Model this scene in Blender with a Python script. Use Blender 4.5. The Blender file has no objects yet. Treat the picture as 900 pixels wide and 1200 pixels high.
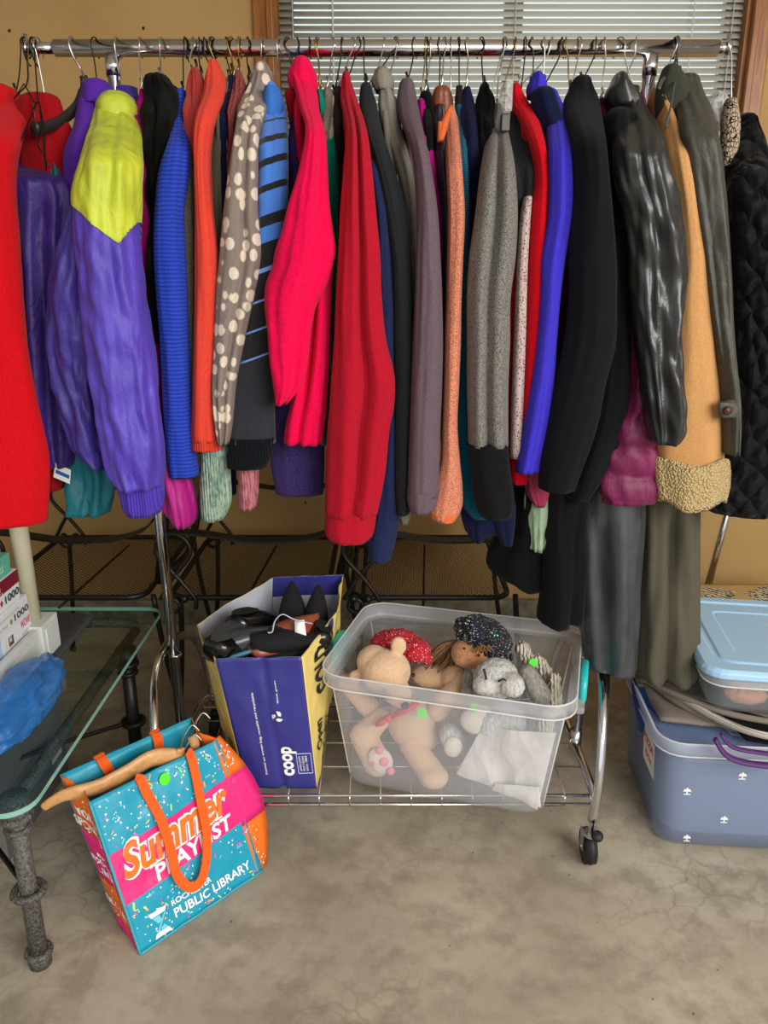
import bpy, bmesh, math, random
from mathutils import Vector, Matrix, noise
R = math.radians
PI = math.pi
C = bpy.context.scene.collection
rnd = random.Random(7)

# ---------------------------------------------------------------- camera, light
H_CAM = 1.285; PITCH = R(17.0); F = 900.0
SP, CP = math.sin(PITCH), math.cos(PITCH)
cam = bpy.data.cameras.new('camera'); cam.sensor_fit = 'VERTICAL'; cam.sensor_height = 32.0; cam.lens = 24.0
camo = bpy.data.objects.new('camera', cam); C.objects.link(camo)
camo.location = (0, 0, H_CAM); camo.rotation_euler = (PI/2 - PITCH, 0, 0); cam.clip_start = .02
bpy.context.scene.camera = camo

w = bpy.data.worlds.new('overcast_sky'); bpy.context.scene.world = w; w.use_nodes = True
bgn = w.node_tree.nodes['Background']; bgn.inputs[0].default_value = (.93, .97, 1.0, 1); bgn.inputs[1].default_value = 1.15
def area(name, loc, rot, sx, sy, power, col):
    l = bpy.data.lights.new(name, 'AREA'); l.shape = 'RECTANGLE'; l.size = sx; l.size_y = sy; l.energy = power; l.color = col
    o = bpy.data.objects.new(name, l); C.objects.link(o); o.location = loc; o.rotation_euler = rot
# daylight entering through the open garage door behind the photographer
area('garage_door_daylight', (1.9, -1.5, 2.0), (R(69), 0, R(29)), 2.6, 1.4, 150, (1.0, .98, .95))
vs = bpy.context.scene.view_settings
vs.view_transform = 'Standard'; vs.look = 'None'; vs.exposure = 0.0; vs.gamma = 1.0; vs.use_curve_mapping = False
bpy.context.scene.cycles.max_bounces = 8
bpy.context.scene.cycles.transparent_max_bounces = 24
bpy.context.scene.cycles.sample_clamp_indirect = 6

def ray(px, py):
    u = (px - 450) / F; v = (py - 600) / F
    return Vector((u, CP - SP*v, -SP - CP*v))
def at(px, py, Y):
    r = ray(px, py); return Vector((0, 0, H_CAM)) + r * (Y / r.y)
def atz(px, py, z):
    r = ray(px, py); return Vector((0, 0, H_CAM)) + r * ((z - H_CAM) / r.z)

# ---------------------------------------------------------------- materials
def hexc(h):
    h = h.lstrip('#'); o = []
    for i in (0, 2, 4):
        c = int(h[i:i+2], 16) / 255
        o.append(c/12.92 if c <= .04045 else ((c+.055)/1.055)**2.4)
    return (o[0], o[1], o[2], 1)
def col(c): return hexc(c) if isinstance(c, str) else (c[0], c[1], c[2], 1)
class N:
    def __init__(s, name):
        s.m = bpy.data.materials.new(name); s.m.use_nodes = True; s.t = s.m.node_tree; s.n = s.t.nodes; s.l = s.t.links
        s.b = s.n['Principled BSDF']; s.out = s.n['Material Output']; s.tc = None
    def new(s, t, **k):
        n = s.n.new(t)
        for a, b in k.items(): setattr(n, a, b)
        return n
    def link(s, a, b): s.l.new(a, b)
    def co(s, sc=(1, 1, 1), rot=(0, 0, 0)):
        if not s.tc: s.tc = s.new('ShaderNodeTexCoord')
        mp = s.new('ShaderNodeMapping'); mp.inputs['Scale'].default_value = sc; mp.inputs['Rotation'].default_value = rot
        s.link(s.tc.outputs['Object'], mp.inputs['Vector']); return mp.outputs[0]
    def noise(s, sc, det=3, vec=None, rough=.5, dist=0):
        n = s.new('ShaderNodeTexNoise'); n.inputs['Scale'].default_value = sc; n.inputs['Detail'].default_value = det
        n.inputs['Roughness'].default_value = rough; n.inputs['Distortion'].default_value = dist
        s.link(vec if vec else s.co(), n.inputs['Vector']); return n.outputs['Fac']
    def vor(s, sc, vec=None, feature='F1', out='Distance'):
        n = s.new('ShaderNodeTexVoronoi'); n.feature = feature; n.inputs['Scale'].default_value = sc
        s.link(vec if vec else s.co(), n.inputs['Vector']); return n.outputs[out]
    def wave(s, sc, direction='X', dist=0, vec=None, dscale=1):
        n = s.new('ShaderNodeTexWave'); n.bands_direction = direction; n.inputs['Scale'].default_value = sc
        n.inputs['Distortion'].default_value = dist; n.inputs['Detail Scale'].default_value = dscale
        s.link(vec if vec else s.co(), n.inputs['Vector']); return n.outputs['Fac']
    def ramp(s, fac, stops, const=False):
        n = s.new('ShaderNodeValToRGB'); s.link(fac, n.inputs[0]); e = n.color_ramp.elements
        if const: n.color_ramp.interpolation = 'CONSTANT'
        while len(e) > 1: e.remove(e[-1])
        e[0].position = stops[0][0]; e[0].color = col(stops[0][1])
        for p, c in stops[1:]:
            x = e.new(p); x.color = col(c)
        return n.outputs[0]
    def math(s, op, a, b=None):
        n = s.new('ShaderNodeMath', operation=op)
        for i, v in enumerate((a, b)):
            if v is None: continue
            if isinstance(v, (int, float)): n.inputs[i].default_value = v
            else: s.link(v, n.inputs[i])
        return n.outputs[0]
    def mix(s, f, a, b):
        n = s.new('ShaderNodeMix', data_type='RGBA')
        for i, v in ((0, f), (6, a), (7, b)):
            if isinstance(v, (int, float)): n.inputs[i].default_value = v
            elif isinstance(v, (tuple, str)): n.inputs[i].default_value = col(v)
            else: s.link(v, n.inputs[i])
        return n.outputs[2]
    def bump(s, h, st=.3, d=.002):
        n = s.new('ShaderNodeBump'); n.inputs['Strength'].default_value = st; n.inputs['Distance'].default_value = d
        s.link(h, n.inputs['Height'])
        if s.b.inputs['Normal'].is_linked: s.link(s.b.inputs['Normal'].links[0].from_socket, n.inputs['Normal'])
        s.link(n.outputs[0], s.b.inputs['Normal'])
    def base(s, c):
        if isinstance(c, (tuple, str)): s.b.inputs['Base Color'].default_value = col(c)
        else: s.link(c, s.b.inputs['Base Color'])
    def set(s, **k):
        for a, b in k.items(): s.b.inputs[a.replace('_', ' ')].default_value = b

MC = {}
def plain(name, c, rough=.6, metal=0, **k):
    if name in MC: return MC[name]
    n = N(name); n.base(c); n.set(Roughness=rough, Metallic=metal, **k)
    n.bump(n.noise(180, 2), .06, .001)
    MC[name] = n.m; return n.m
def fab(name, c, kind='knit', c2=None, rough=.9, sheen=.04):
    """cloth: colour plus fine relief of the weave"""
    if name in MC: return MC[name]
    n = N(name); n.set(Roughness=rough)
    n.b.inputs['Sheen Weight'].default_value = sheen; n.b.inputs['Sheen Roughness'].default_value = .5
    n.b.inputs['Specular IOR Level'].default_value = .08
    base = tuple(x*(.84 if max(col(c)[:3]) > .02 else .5) for x in col(c)[:3]); c = base; dk = tuple(x*.72 for x in base[:3]); lt = tuple(min(1, x*1.18+.004) for x in base[:3])
    if kind in ('knit', 'fleece', 'wool', 'velvet'):
        f = n.noise(260 if kind != 'fleece' else 200, 4, rough=.75); dk = tuple(x*.84 for x in base[:3]); lt = tuple(min(1, x*1.08+.002) for x in base[:3])
        n.base(n.ramp(f, [(.35, dk), (.65, lt)])); n.bump(n.noise(420, 3, rough=.7), .6, .002); n.bump(n.noise(12, 4, n.co((1, 1, .45)), dist=.4), .35, .008)
        if kind == 'velvet': n.b.inputs['Sheen Weight'].default_value = .12
    elif kind == 'heather':
        f = n.noise(520, 2, n.co((1, 1, .7)), rough=.8); b3 = col(c2); mc = tuple(.8*b3[i]+.2*base[i] for i in range(3))
        n.base(n.ramp(f, [(.38, mc), (.56, c)])); n.bump(n.noise(300, 3), .6, .002); n.bump(n.noise(12, 4, n.co((1, 1, .45)), dist=.4), .35, .008)
    elif kind == 'marl':
        f = n.noise(200, 2, n.co((1, 1, .28)), rough=.8)
        n.base(n.ramp(f, [(.38, c2), (.58, c)])); n.bump(n.wave(55, 'X', 1), .6, .003)
    elif kind == 'rib':
        f = n.wave(60, 'X', .6); n.base(n.ramp(f, [(0, dk), (.6, c)])); n.bump(f, .7, .003)
    elif kind == 'hrib':
        f = n.wave(42, 'Z', 2.5, dscale=.6); n.base(n.ramp(f, [(0, dk), (.5, c), (1, lt)])); n.bump(f, .6, .003); n.bump(n.noise(120, 3), .3, .002)
    elif kind == 'hribfine':
        f = n.wave(75, 'Z', .5); n.base(n.ramp(f, [(0, tuple(x*.45 for x in base[:3])), (.6, c)])); n.bump(f, .7, .002)
    elif kind == 'cable':
        f = n.wave(40, 'X', 3, dscale=3); n.base(n.ramp(f, [(0, dk), (.6, c)])); n.bump(f, .9, .005)
    elif kind == 'satin':
        n.set(Roughness=.55); n.b.inputs['Specular IOR Level'].default_value = .45
        n.base(n.ramp(n.noise(14, 3), [(.3, dk), (.7, c)])); n.bump(n.noise(9, 5, n.co((1, 1, .6)), dist=.9), .8, .016); n.bump(n.noise(30, 4, dist=.5), .6, .005); n.bump(n.noise(300, 2), .3, .001)
    elif kind == 'leather':
        n.set(Roughness=.36); n.b.inputs['Specular IOR Level'].default_value = .6; n.b.inputs['Sheen Weight'].default_value = 0
        n.base(n.ramp(n.noise(30, 3), [(.3, dk), (.7, c)])); n.bump(n.noise(8, 5, n.co((1, 1, .55)), dist=1.0), .5, .012); n.bump(n.vor(220), .2, .001)
    elif kind == 'sherpa':
        v = n.vor(210); n.base(n.ramp(v, [(0, lt), (.6, dk)])); n.bump(v, 1, -.006)
    elif kind == 'fur':
        f = n.noise(150, 4, n.co((1, 1, .3)), rough=.8); n.base(n.ramp(f, [(.3, c2 or dk), (.7, c)])); n.bump(f, 1, .006)
    elif kind == 'plush':
        f = n.noise(420, 3, rough=.8); n.base(n.ramp(f, [(.25, dk), (.65, lt)])); n.bump(f, .6, .002); n.bump(n.noise(60, 3), .3, .003)
        n.b.inputs['Sheen Weight'].default_value = .35
    elif kind == 'spots':      # cream rounded spots on grey brown fleece
        mp = n.co((1, .55, .8)); ns = n.new('ShaderNodeTexVoronoi'); ns.inputs['Scale'].default_value = 42; ns.inputs['Randomness'].default_value = .75
        n.link(mp, ns.inputs['Vector'])
        f = n.math('ADD', ns.outputs['Distance'], n.math('MULTIPLY', n.noise(60, 2), .12))
        n.base(n.ramp(f, [(.40, c2), (.48, c)])); n.bump(n.noise(150, 3), .5, .003)
    elif kind == 'dots':       # perforated sportswear mesh
        v = n.vor(230); n.base(n.ramp(v, [(.30, c2), (.36, c)])); n.bump(v, .5, .001)
    elif kind == 'leopard':
        v = n.vor(170, n.co((1, 1, .7)), 'DISTANCE_TO_EDGE'); n.base(n.ramp(n.math('ADD', v, n.math('MULTIPLY', n.noise(60, 2), .2)), [(.16, '#0c0a09'), (.2, c)])); n.bump(n.noise(200, 3), .5, .002)
    elif kind == 'quilt':      # scalloped stitching
        n.set(Roughness=.62)
        a = n.wave(10, 'X', 4.5, n.co((1, 1, 1), (0, R(32), 0)), 1.6); b = n.wave(10, 'X', 4.5, n.co((1, 1, 1), (0, R(-38), 0)), 1.6)
        f = n.math('MULTIPLY', n.math('POWER', a, .5), n.math('POWER', b, .5)); n.base(n.ramp(f, [(0, dk), (.4, c)])); n.bump(f, 1, .012); n.bump(n.noise(90, 3), .3, .003)
    elif kind == 'glitter':
        v = n.vor(330, out='Color'); f = n.noise(240, 2); n.base(n.mix(n.ramp(f, [(.6, (0, 0, 0)), (.66, (1, 1, 1))]), c, v)); n.bump(n.noise(50, 3), .5, .006)
    elif kind == 'calico':
        v = n.vor(170); n.base(n.ramp(v, [(.20, c2), (.28, c)])); n.bump(n.noise(40, 4), .7, .008)
    MC[name] = n.m; return n.m

def chrome():
    n = N('polished_chrome'); n.base('#d8d8dc'); n.set(Metallic=1, Roughness=.13); n.bump(n.noise(40, 2), .03, .001); return n.m
CHROME = chrome()
IRON = plain('black_wrought_iron', '#17150f', .45, .3)
WIRE_D = plain('dark_wire', '#3a3834', .35, .9); WIRE_S = plain('silver_wire', '#b5b5b0', .28, .95); WIRE_B = plain('brassy_wire', '#8a7648', .32, .9)

# ---------------------------------------------------------------- object helpers
def mesh(name, vs_, fs, mat, parent=None, smooth=True, mats=None, fm=None, origin=None):
    me = bpy.data.meshes.new(name)
    o0 = Vector(origin) if origin is not None else (parent_loc(parent) if parent else Vector((0, 0, 0)))
    me.from_pydata([tuple(Vector(v) - o0) for v in vs_], [], fs)
    for m in (mats or [mat]): me.materials.append(m)
    if fm: me.polygons.foreach_set('material_index', fm)
    if smooth: me.polygons.foreach_set('use_smooth', [True]*len(me.polygons))
    me.update()
    bm = bmesh.new(); bm.from_mesh(me); bmesh.ops.recalc_face_normals(bm, faces=bm.faces); bm.to_mesh(me); bm.free()
    o = bpy.data.objects.new(name, me); C.objects.link(o)
    if parent: o.parent = parent
    else: o.location = o0
    return o
WL = {}
def parent_loc(p): return WL.get(p.name, Vector((0, 0, 0)))
def reg(o, loc): WL[o.name] = Vector(loc); return o
def tag(o, label=None, cat=None, group=None, kind=None):
    if label: o['label'] = label
    if cat: o['category'] = cat
    if group: o['group'] = group
    if kind: o['kind'] = kind
    return o
def thing(name, label, cat, loc, group=None):
    o = bpy.data.objects.new(name, None); C.objects.link(o); o.location = loc; o.empty_display_size = .05
    reg(o, loc); return tag(o, label, cat, group)
def sub(o, p):   # child of a part: same local frame as the thing
    return reg(o, parent_loc(p))
class G:   # geometry collector, world coordinates
    def __init__(s): s.v = []; s.f = []
    def add(s, v, f):
        k = len(s.v); s.v += [Vector(x) for x in v]; s.f += [tuple(i+k for i in q) for q in f]; return s
    def box(s, lo, hi, M=None):
        x0, y0, z0 = lo; x1, y1, z1 = hi
        v = [Vector(p) for p in ((x0,y0,z0),(x1,y0,z0),(x1,y1,z0),(x0,y1,z0),(x0,y0,z1),(x1,y0,z1),(x1,y1,z1),(x0,y1,z1))]
        if M: v = [M @ p for p in v]
        return s.add(v, [(0,3,2,1),(4,5,6,7),(0,1,5,4),(1,2,6,5),(2,3,7,6),(3,0,4,7)])
    def rbox(s, lo, hi, r, M=None, n=4):     # rounded vertical corners with bevelled top and bottom
        e = min(r*.4, (hi[2]-lo[2])*.3)
        s.loftpoly([(rrect(lo[0]+e, lo[1]+e, hi[0]-e, hi[1]-e, r, n), lo[2]), (rrect(lo[0], lo[1], hi[0], hi[1], r, n), lo[2]+e),
                    (rrect(lo[0], lo[1], hi[0], hi[1], r, n), hi[2]-e), (rrect(lo[0]+e, lo[1]+e, hi[0]-e, hi[1]-e, r, n), hi[2])], M)
        return s
    def loftpoly(s, rings, M=None, cap0=True, cap1=True):
        n = len(rings[0][0]); v = []; f = []
        for pts, z in rings:
            for p in pts:
                q = Vector((p[0], p[1], z if len(p) == 2 else p[2])); v.append(M @ q if M else q)
        for i in range(len(rings)-1):
            for j in range(n): f.append((i*n+j, i*n+(j+1) % n, (i+1)*n+(j+1) % n, (i+1)*n+j))
        if cap0: f.append(tuple(range(n))[::-1])
        if cap1: f.append(tuple((len(rings)-1)*n+j for j in range(n)))
        return s.add(v, f)
    def tube(s, pts, r, n=8, cap=True, flat=None):
        pts = [Vector(p) for p in pts]; v = []; f = []; up = None; m = len(pts)
        for i, p in enumerate(pts):
            d = (pts[min(i+1, m-1)] - pts[max(i-1, 0)]).normalized()
            if up is None:
                up = Vector((0, 0, 1)) if abs(d.z) < .9 else Vector((1, 0, 0))
            up = (up - d*up.dot(d)); 
            if up.length < 1e-5: up = Vector((1, .1, 0)).cross(d)
            up.normalize(); sd = d.cross(up)
            rr = r[i] if isinstance(r, (list, tuple)) else r
            for j in range(n):
                a = 2*PI*j/n
                v.append(p + up*math.cos(a)*rr*(flat or 1) + sd*math.sin(a)*rr)
        for i in range(m-1):
            for j in range(n): f.append((i*n+j, i*n+(j+1) % n, (i+1)*n+(j+1) % n, (i+1)*n+j))
        if cap: f.append(tuple(range(n))[::-1]); f.append(tuple((m-1)*n+j for j in range(n)))
        return s.add(v, f)
    def cyl(s, p, q, r, n=16): return s.tube([p, q], r, n)
    def torus(s, c, Rr, r, axis='Z', n=24, m=8):
        pts = []
        for i in range(n+1):
            a = 2*PI*i/n; x, y = Rr*math.cos(a), Rr*math.sin(a)
            pts.append(Vector(c) + (Vector((x, y, 0)) if axis == 'Z' else Vector((0, x, y)) if axis == 'X' else Vector((x, 0, y))))
        return s.tube(pts, r, m, cap=False)
    def ball(s, c, rx, ry=None, rz=None, M=None, nu=16, nv=10):
        ry = ry or rx; rz = rz or rx; v = []; f = []
        for i in range(nv+1):
            t = PI*i/nv
            for j in range(nu):
                a = 2*PI*j/nu
                p = Vector((rx*math.sin(t)*math.cos(a), ry*math.sin(t)*math.sin(a), rz*math.cos(t)))
                v.append(Vector(c) + (M @ p if M else p))
        for i in range(nv):
            for j in range(nu): f.append((i*nu+j, i*nu+(j+1) % nu, (i+1)*nu+(j+1) % nu, (i+1)*nu+j))
        return s.add(v, f)
    def build(s, name, mat, parent=None, smooth=True, origin=None): return mesh(name, s.v, s.f, mat, parent, smooth, origin=origin)
def rrect(x0, y0, x1, y1, r, n=4):
    out = []
    for cx, cy, a0 in ((x1-r, y1-r, 0), (x0+r, y1-r, 90), (x0+r, y0+r, 180), (x1-r, y0+r, 270)):
        for k in range(n+1):
            a = R(a0 + 90*k/n); out.append((cx+r*math.cos(a), cy+r*math.sin(a)))
    return out
def smooth_path(pts, n=8, closed=False):
    pts = [Vector(p) for p in pts]; out = []; m = len(pts)
    for i in range(m-1):
        p0 = pts[max(i-1, 0)]; p1 = pts[i]; p2 = pts[i+1]; p3 = pts[min(i+2, m-1)]
        for k in range(n):
            t = k/n
            out.append(.5*((2*p1)+(p2-p0)*t+(2*p0-5*p1+4*p2-p3)*t*t+(3*p1-p0-3*p2+p3)*t**3))
    out.append(pts[-1]); return out
def bevel(o, wd=.004, seg=2):
    m = o.modifiers.new('bevel', 'BEVEL'); m.width = wd; m.segments = seg; m.limit_method = 'ANGLE'; return o
def solid(o, th, off=0):
    m = o.modifiers.new('thickness', 'SOLIDIFY'); m.thickness = th; m.offset = off; return o

TXT = {}
def text_mesh(s, bold=0.0, shear=0.0):
    """flat lettering as 2-D vertices (u right, v up), width normalised by size 1"""
    k = (s, bold, shear)
    if k in TXT: return TXT[k]
    cu = bpy.data.curves.new('lettering', 'FONT'); cu.body = s; cu.size = 1; cu.offset = bold; cu.shear = shear; cu.resolution_u = 3
    o = bpy.data.objects.new('lettering', cu); C.objects.link(o)
    dg = bpy.context.evaluated_depsgraph_get(); dg.update()
    me = bpy.data.meshes.new_from_object(o.evaluated_get(dg))
    v = [(p.co.x, p.co.y) for p in me.vertices]; f = [tuple(p.vertices) for p in me.polygons]
    bpy.data.objects.remove(o); bpy.data.curves.remove(cu); bpy.data.meshes.remove(me)
    x0 = min(a for a, b in v); x1 = max(a for a, b in v)
    TXT[k] = ([(a-x0, b) for a, b in v], f, x1-x0); return TXT[k]
class L:   # every word of print becomes a part of its own
    def __init__(s, mat, parent, name='lettering'): s.m = mat; s.p = parent; s.n = name
    def add(s, v, f): mesh(s.n, v, f, s.m, s.p, smooth=False); return s
def lettering(g, s, P, u, v, width, height, off=.0015, bold=0.0, shear=0.0, rot=0.0):
    """print on a surface P(u,v,w): start at (u,v), cover width x height (height of capitals) in surface units"""
    vs2, fs, wd = text_mesh(s, bold, shear); sx = width/wd; sy = height/.7
    c, sn = math.cos(rot), math.sin(rot)
    g.add([P(u + a*sx*c - b*sy*sn, v + a*sx*sn + b*sy*c, off) for a, b in vs2], fs)
def quadP(p00, p10, p11, p01, bulge=0):
    """bilinear surface, u,v in 0..1, w = offset along the normal"""
    p00, p10, p11, p01 = map(Vector, (p00, p10, p11, p01))
    nrm = (p10-p00).cross(p01-p00).normalized()
    def P(u, v, w=0):
        q = p00*(1-u)*(1-v) + p10*u*(1-v) + p11*u*v + p01*(1-u)*v
        b = bulge*4*max(0, u*(1-u))*4*max(0, v*(1-v))
        return q + nrm*(w + b)
    return P
def patch(P, nu, nv, u0=0, u1=1, v0=0, v1=1, w=0):
    v = [P(u0+(u1-u0)*i/nu, v0+(v1-v0)*j/nv, w) for j in range(nv+1) for i in range(nu+1)]
    f = [(j*(nu+1)+i, j*(nu+1)+i+1, (j+1)*(nu+1)+i+1, (j+1)*(nu+1)+i) for j in range(nv) for i in range(nu)]
    return v, f
# ---------------------------------------------------------------- the garage
def struct(o): o['kind'] = 'structure'; return o
n = N('concrete_floor'); n.set(Roughness=.72)
big = n.noise(2.2, 5, rough=.6); mid = n.noise(9, 6, rough=.65); fine = n.noise(160, 3)
base = n.ramp(big, [(.3, '#8e8372'), (.5, '#a79c89'), (.7, '#bfb5a2')])
spots = n.mix(n.math('MULTIPLY', n.ramp(mid, [(.45, (0, 0, 0)), (.62, (1, 1, 1))]), .55), base, '#6f6555')
vv = n.new('ShaderNodeVectorMath', operation='ADD'); nz = n.new('ShaderNodeTexNoise'); nz.inputs['Scale'].default_value = 5; nz.inputs['Detail'].default_value = 4
n.link(n.co(), nz.inputs['Vector']); sc_ = n.new('ShaderNodeVectorMath', operation='SCALE'); sc_.inputs['Scale'].default_value = .35; n.link(nz.outputs['Color'], sc_.inputs[0])
n.link(n.co(), vv.inputs[0]); n.link(sc_.outputs[0], vv.inputs[1])
veins = n.vor(11, vv.outputs[0], 'DISTANCE_TO_EDGE')
vm = n.math('MULTIPLY', n.ramp(veins, [(0, (1, 1, 1)), (.07, (0, 0, 0))]), n.ramp(n.noise(1.7, 2), [(.45, (0, 0, 0)), (.62, (1, 1, 1))]))
c1 = n.mix(n.math('MULTIPLY', vm, .42), spots, '#5f5546')
pts_ = n.vor(16); c2 = n.mix(n.ramp(pts_, [(.03, (1, 1, 1)), (.05, (0, 0, 0))]), c1, '#3a342c')
n.base(n.mix(n.math('MULTIPLY', fine, .25), c2, '#b9b0a0')); n.bump(mid, .12, .01); n.bump(fine, .25, .001)
FLOOR = n.m
n = N('tan_painted_wall'); n.set(Roughness=.8); n.base(n.ramp(n.noise(3, 4), [(.3, '#a5834f'), (.7, '#b08e5a')])); n.bump(n.noise(140, 3), .25, .0015); WALL = n.m
n = N('outdoor_paving'); n.set(Roughness=.9); n.base('#8d8a84'); PAVE = n.m
n = N('grey_foundation'); n.set(Roughness=.9); n.base(n.ramp(n.noise(25, 5), [(.3, '#5f594c'), (.7, '#8a8270')])); n.bump(n.noise(90, 4), .5, .003); FOUND = n.m
n = N('white_plasterboard'); n.set(Roughness=.9); n.base('#cfc8ba'); CEIL = n.m
n = N('oak_trim'); n.set(Roughness=.35)
wv = n.noise(22, 5, n.co((4, 4, .35)), rough=.6, dist=.8); n.base(n.ramp(wv, [(.3, '#6c3c08'), (.55, '#925610'), (.75, '#ab701c')])); n.bump(wv, .15, .002); OAK = n.m

YW = 2.745; WX0, WX1, WZ0, WZ1 = -.345, 1.145, 1.16, 2.34
g = G(); g.box((-3, -2.3, -.1), (3, YW+.15, 0)); struct(g.build('floor', FLOOR, smooth=False))
g = G(); g.box((-9, -12, -.12), (9, -2.3, -.02)); o = struct(g.build('driveway', PAVE, smooth=False))
g = G(); g.box((-3, YW, 0), (WX0, YW+.14, 2.6)); g.box((WX1, YW, 0), (3, YW+.14, 2.6)); g.box((WX0, YW, 0), (WX1, YW+.14, WZ0)); g.box((WX0, YW, WZ1), (WX1, YW+.14, 2.6))
struct(g.build('wall_back', WALL, smooth=False))
g = G(); g.box((-3.1, -2.3, 0), (-3, YW+.14, 2.6)); struct(g.build('wall_left', CEIL, smooth=False))
g = G(); g.box((3, -2.3, 0), (3.1, YW+.14, 2.6)); struct(g.build('wall_right', CEIL, smooth=False))
g = G(); g.box((-3.1, -2.3, 2.6), (3.1, YW+.14, 2.7)); struct(g.build('ceiling', CEIL, smooth=False))
g = G(); g.box((-2.995, YW-.035, .001), (2.995, YW-.0005, .10)); bevel(struct(g.build('baseboard_back', FOUND, smooth=False)), .006)
# window: oak casing in two steps, sill, sash, glass
win = reg(bpy.data.objects.new('window_1', None), (WX0, YW, WZ0)); C.objects.link(win); win.location = (WX0, YW, WZ0); struct(win)
for nm, lo, hi in (('casing', (WX0-.062, YW-.018, WZ0-.06), (WX0-.0, YW-.0005, WZ1+.075)), ('casing', (WX1+.0, YW-.018, WZ0-.06), (WX1+.062, YW-.0005, WZ1+.075)),
                   ('casing', (WX0-.0, YW-.018, WZ1), (WX1, YW-.0005, WZ1+.075)), ('casing', (WX0, YW-.018, WZ0-.06), (WX1, YW-.0005, WZ0))):
    g = G(); g.box(lo, hi)
    if hi[2]-lo[2] > .5:   # moulded inner edge
        xi = lo[0]+.042 if lo[0] < 0 else lo[0]; g.box((xi, YW-.028, lo[2]), (xi+.020, YW-.018, hi[2]))
    bevel(g.build(nm, OAK, win, smooth=False), .003)
for lo, hi in (((WX0, YW, WZ0), (WX0+.012, YW+.13, WZ1)), ((WX1-.012, YW, WZ0), (WX1, YW+.13, WZ1)), ((WX0, YW, WZ1-.012), (WX1, YW+.13, WZ1)), ((WX0, YW-.03, WZ0), (WX1, YW+.13, WZ0+.014))):
    g = G(); g.box(lo, hi); g.build('jamb' if hi[2]-lo[2] > .5 else 'sill', OAK, win, smooth=False)
WHT = plain('white_vinyl', '#c9c9c4', .4)
xm = at(600, 40, YW+.1).x
for lo, hi in (((xm-.03, YW+.08, WZ0+.014), (xm+.03, YW+.11, WZ1-.012)), ((WX0+.012, YW+.08, WZ0+.014), (WX0+.05, YW+.11, WZ1-.012)), ((WX1-.05, YW+.08, WZ0+.014), (WX1-.012, YW+.11, WZ1-.012))):
    g = G(); g.box(lo, hi); g.build('sash', WHT, win, smooth=False)
n = N('window_glass'); tr = n.new('ShaderNodeBsdfTransparent'); tr.inputs[0].default_value = (.9, .95, .93, 1); gl = n.new('ShaderNodeBsdfGlossy'); gl.inputs['Roughness'].default_value = .02
mx = n.new('ShaderNodeMixShader'); fr = n.new('ShaderNodeFresnel'); gm = n.new('ShaderNodeNewGeometry'); n.link(n.math('MULTIPLY', fr.outputs[0], n.math('SUBTRACT', 1, gm.outputs['Backfacing'])), mx.inputs[0]); n.link(tr.outputs[0], mx.inputs[1]); n.link(gl.outputs[0], mx.inputs[2]); n.link(mx.outputs[0], n.out.inputs[0]); WGL = n.m
for a, b in ((WX0+.05, xm-.03), (xm+.03, WX1-.05)):
    g = G(); g.box((a, YW+.093, WZ0+.014), (b, YW+.097, WZ1-.012)); g.build('pane', WGL, win, smooth=False)
# mini blind
n = N('white_blind_slat'); n.base('#bdbbb0'); n.set(Roughness=.45)
tl = n.new('ShaderNodeBsdfTranslucent'); tl.inputs[0].default_value = (.7, .7, .62, 1); mx = n.new('ShaderNodeMixShader'); mx.inputs[0].default_value = .12
n.link(n.b.outputs[0], mx.inputs[1]); n.link(tl.outputs[0], mx.inputs[2]); n.link(mx.outputs[0], n.out.inputs[0]); SLAT = n.m
bl = thing('window_blind', 'white horizontal mini blind covering the window behind the clothes rack', 'blind', (0, YW+.035, 1.3))
BX0, BX1 = WX0+.014, WX1-.014; TILT = R(51)
v = []; f = []
for xx in (BX0, BX1):
    for k in range(6):
        t = -1+2*k/5; q = Matrix.Rotation(TILT, 3, 'X') @ Vector((0, t*.0125, .0022*(1-t*t))); v.append((xx, q.y, q.z))
for k in range(5): f.append((k, k+1, 7+k, 6+k))
me = None
for i in range(52):
    z = 1.30 + .0200*i
    if z > WZ1-.05: break
    if me is None:
        o = mesh('slat', [Vector(p)+Vector((0, YW+.035, z)) for p in v], f, SLAT, bl, origin=(0, YW+.035, z)); solid(o, .0006); me = o.data
        me0 = o
    else:
        o = bpy.data.objects.new('slat', me); C.objects.link(o); o.parent = bl; solid(o, .0006)
    o.location = (rnd.uniform(-.001, .001), 0, z-1.3)
g = G(); g.box((BX0, YW+.022, 1.27), (BX1, YW+.048, 1.288)); g.build('bottom_rail', WHT, bl, smooth=False)
g = G(); g.box((BX0, YW+.015, WZ1-.05), (BX1, YW+.055, WZ1-.014)); g.build('head_rail', WHT, bl, smooth=False)
CORD = plain('white_cord', '#c8c6bc', .8)
for px in (343, 604, 858):
    x = at(px, 30, YW+.02).x; g = G(); g.cyl((x, YW+.021, 1.275), (x, YW+.021, WZ1-.05), .0013, 6); g.cyl((x, YW+.05, 1.275), (x, YW+.05, WZ1-.05), .0013, 6); g.build('ladder_cord', CORD, bl)
for px in (390, 812):
    x = at(px, 30, YW+.01).x; g = G(); g.cyl((x, YW+.012, 1.45), (x, YW+.012, WZ1-.04), .0016 if px > 500 else .0028, 6); g.build('lift_cord' if px > 500 else 'tilt_wand', CORD, bl)
NAIL = plain('dark_nail', '#1c1610', .5, .5)
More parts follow.
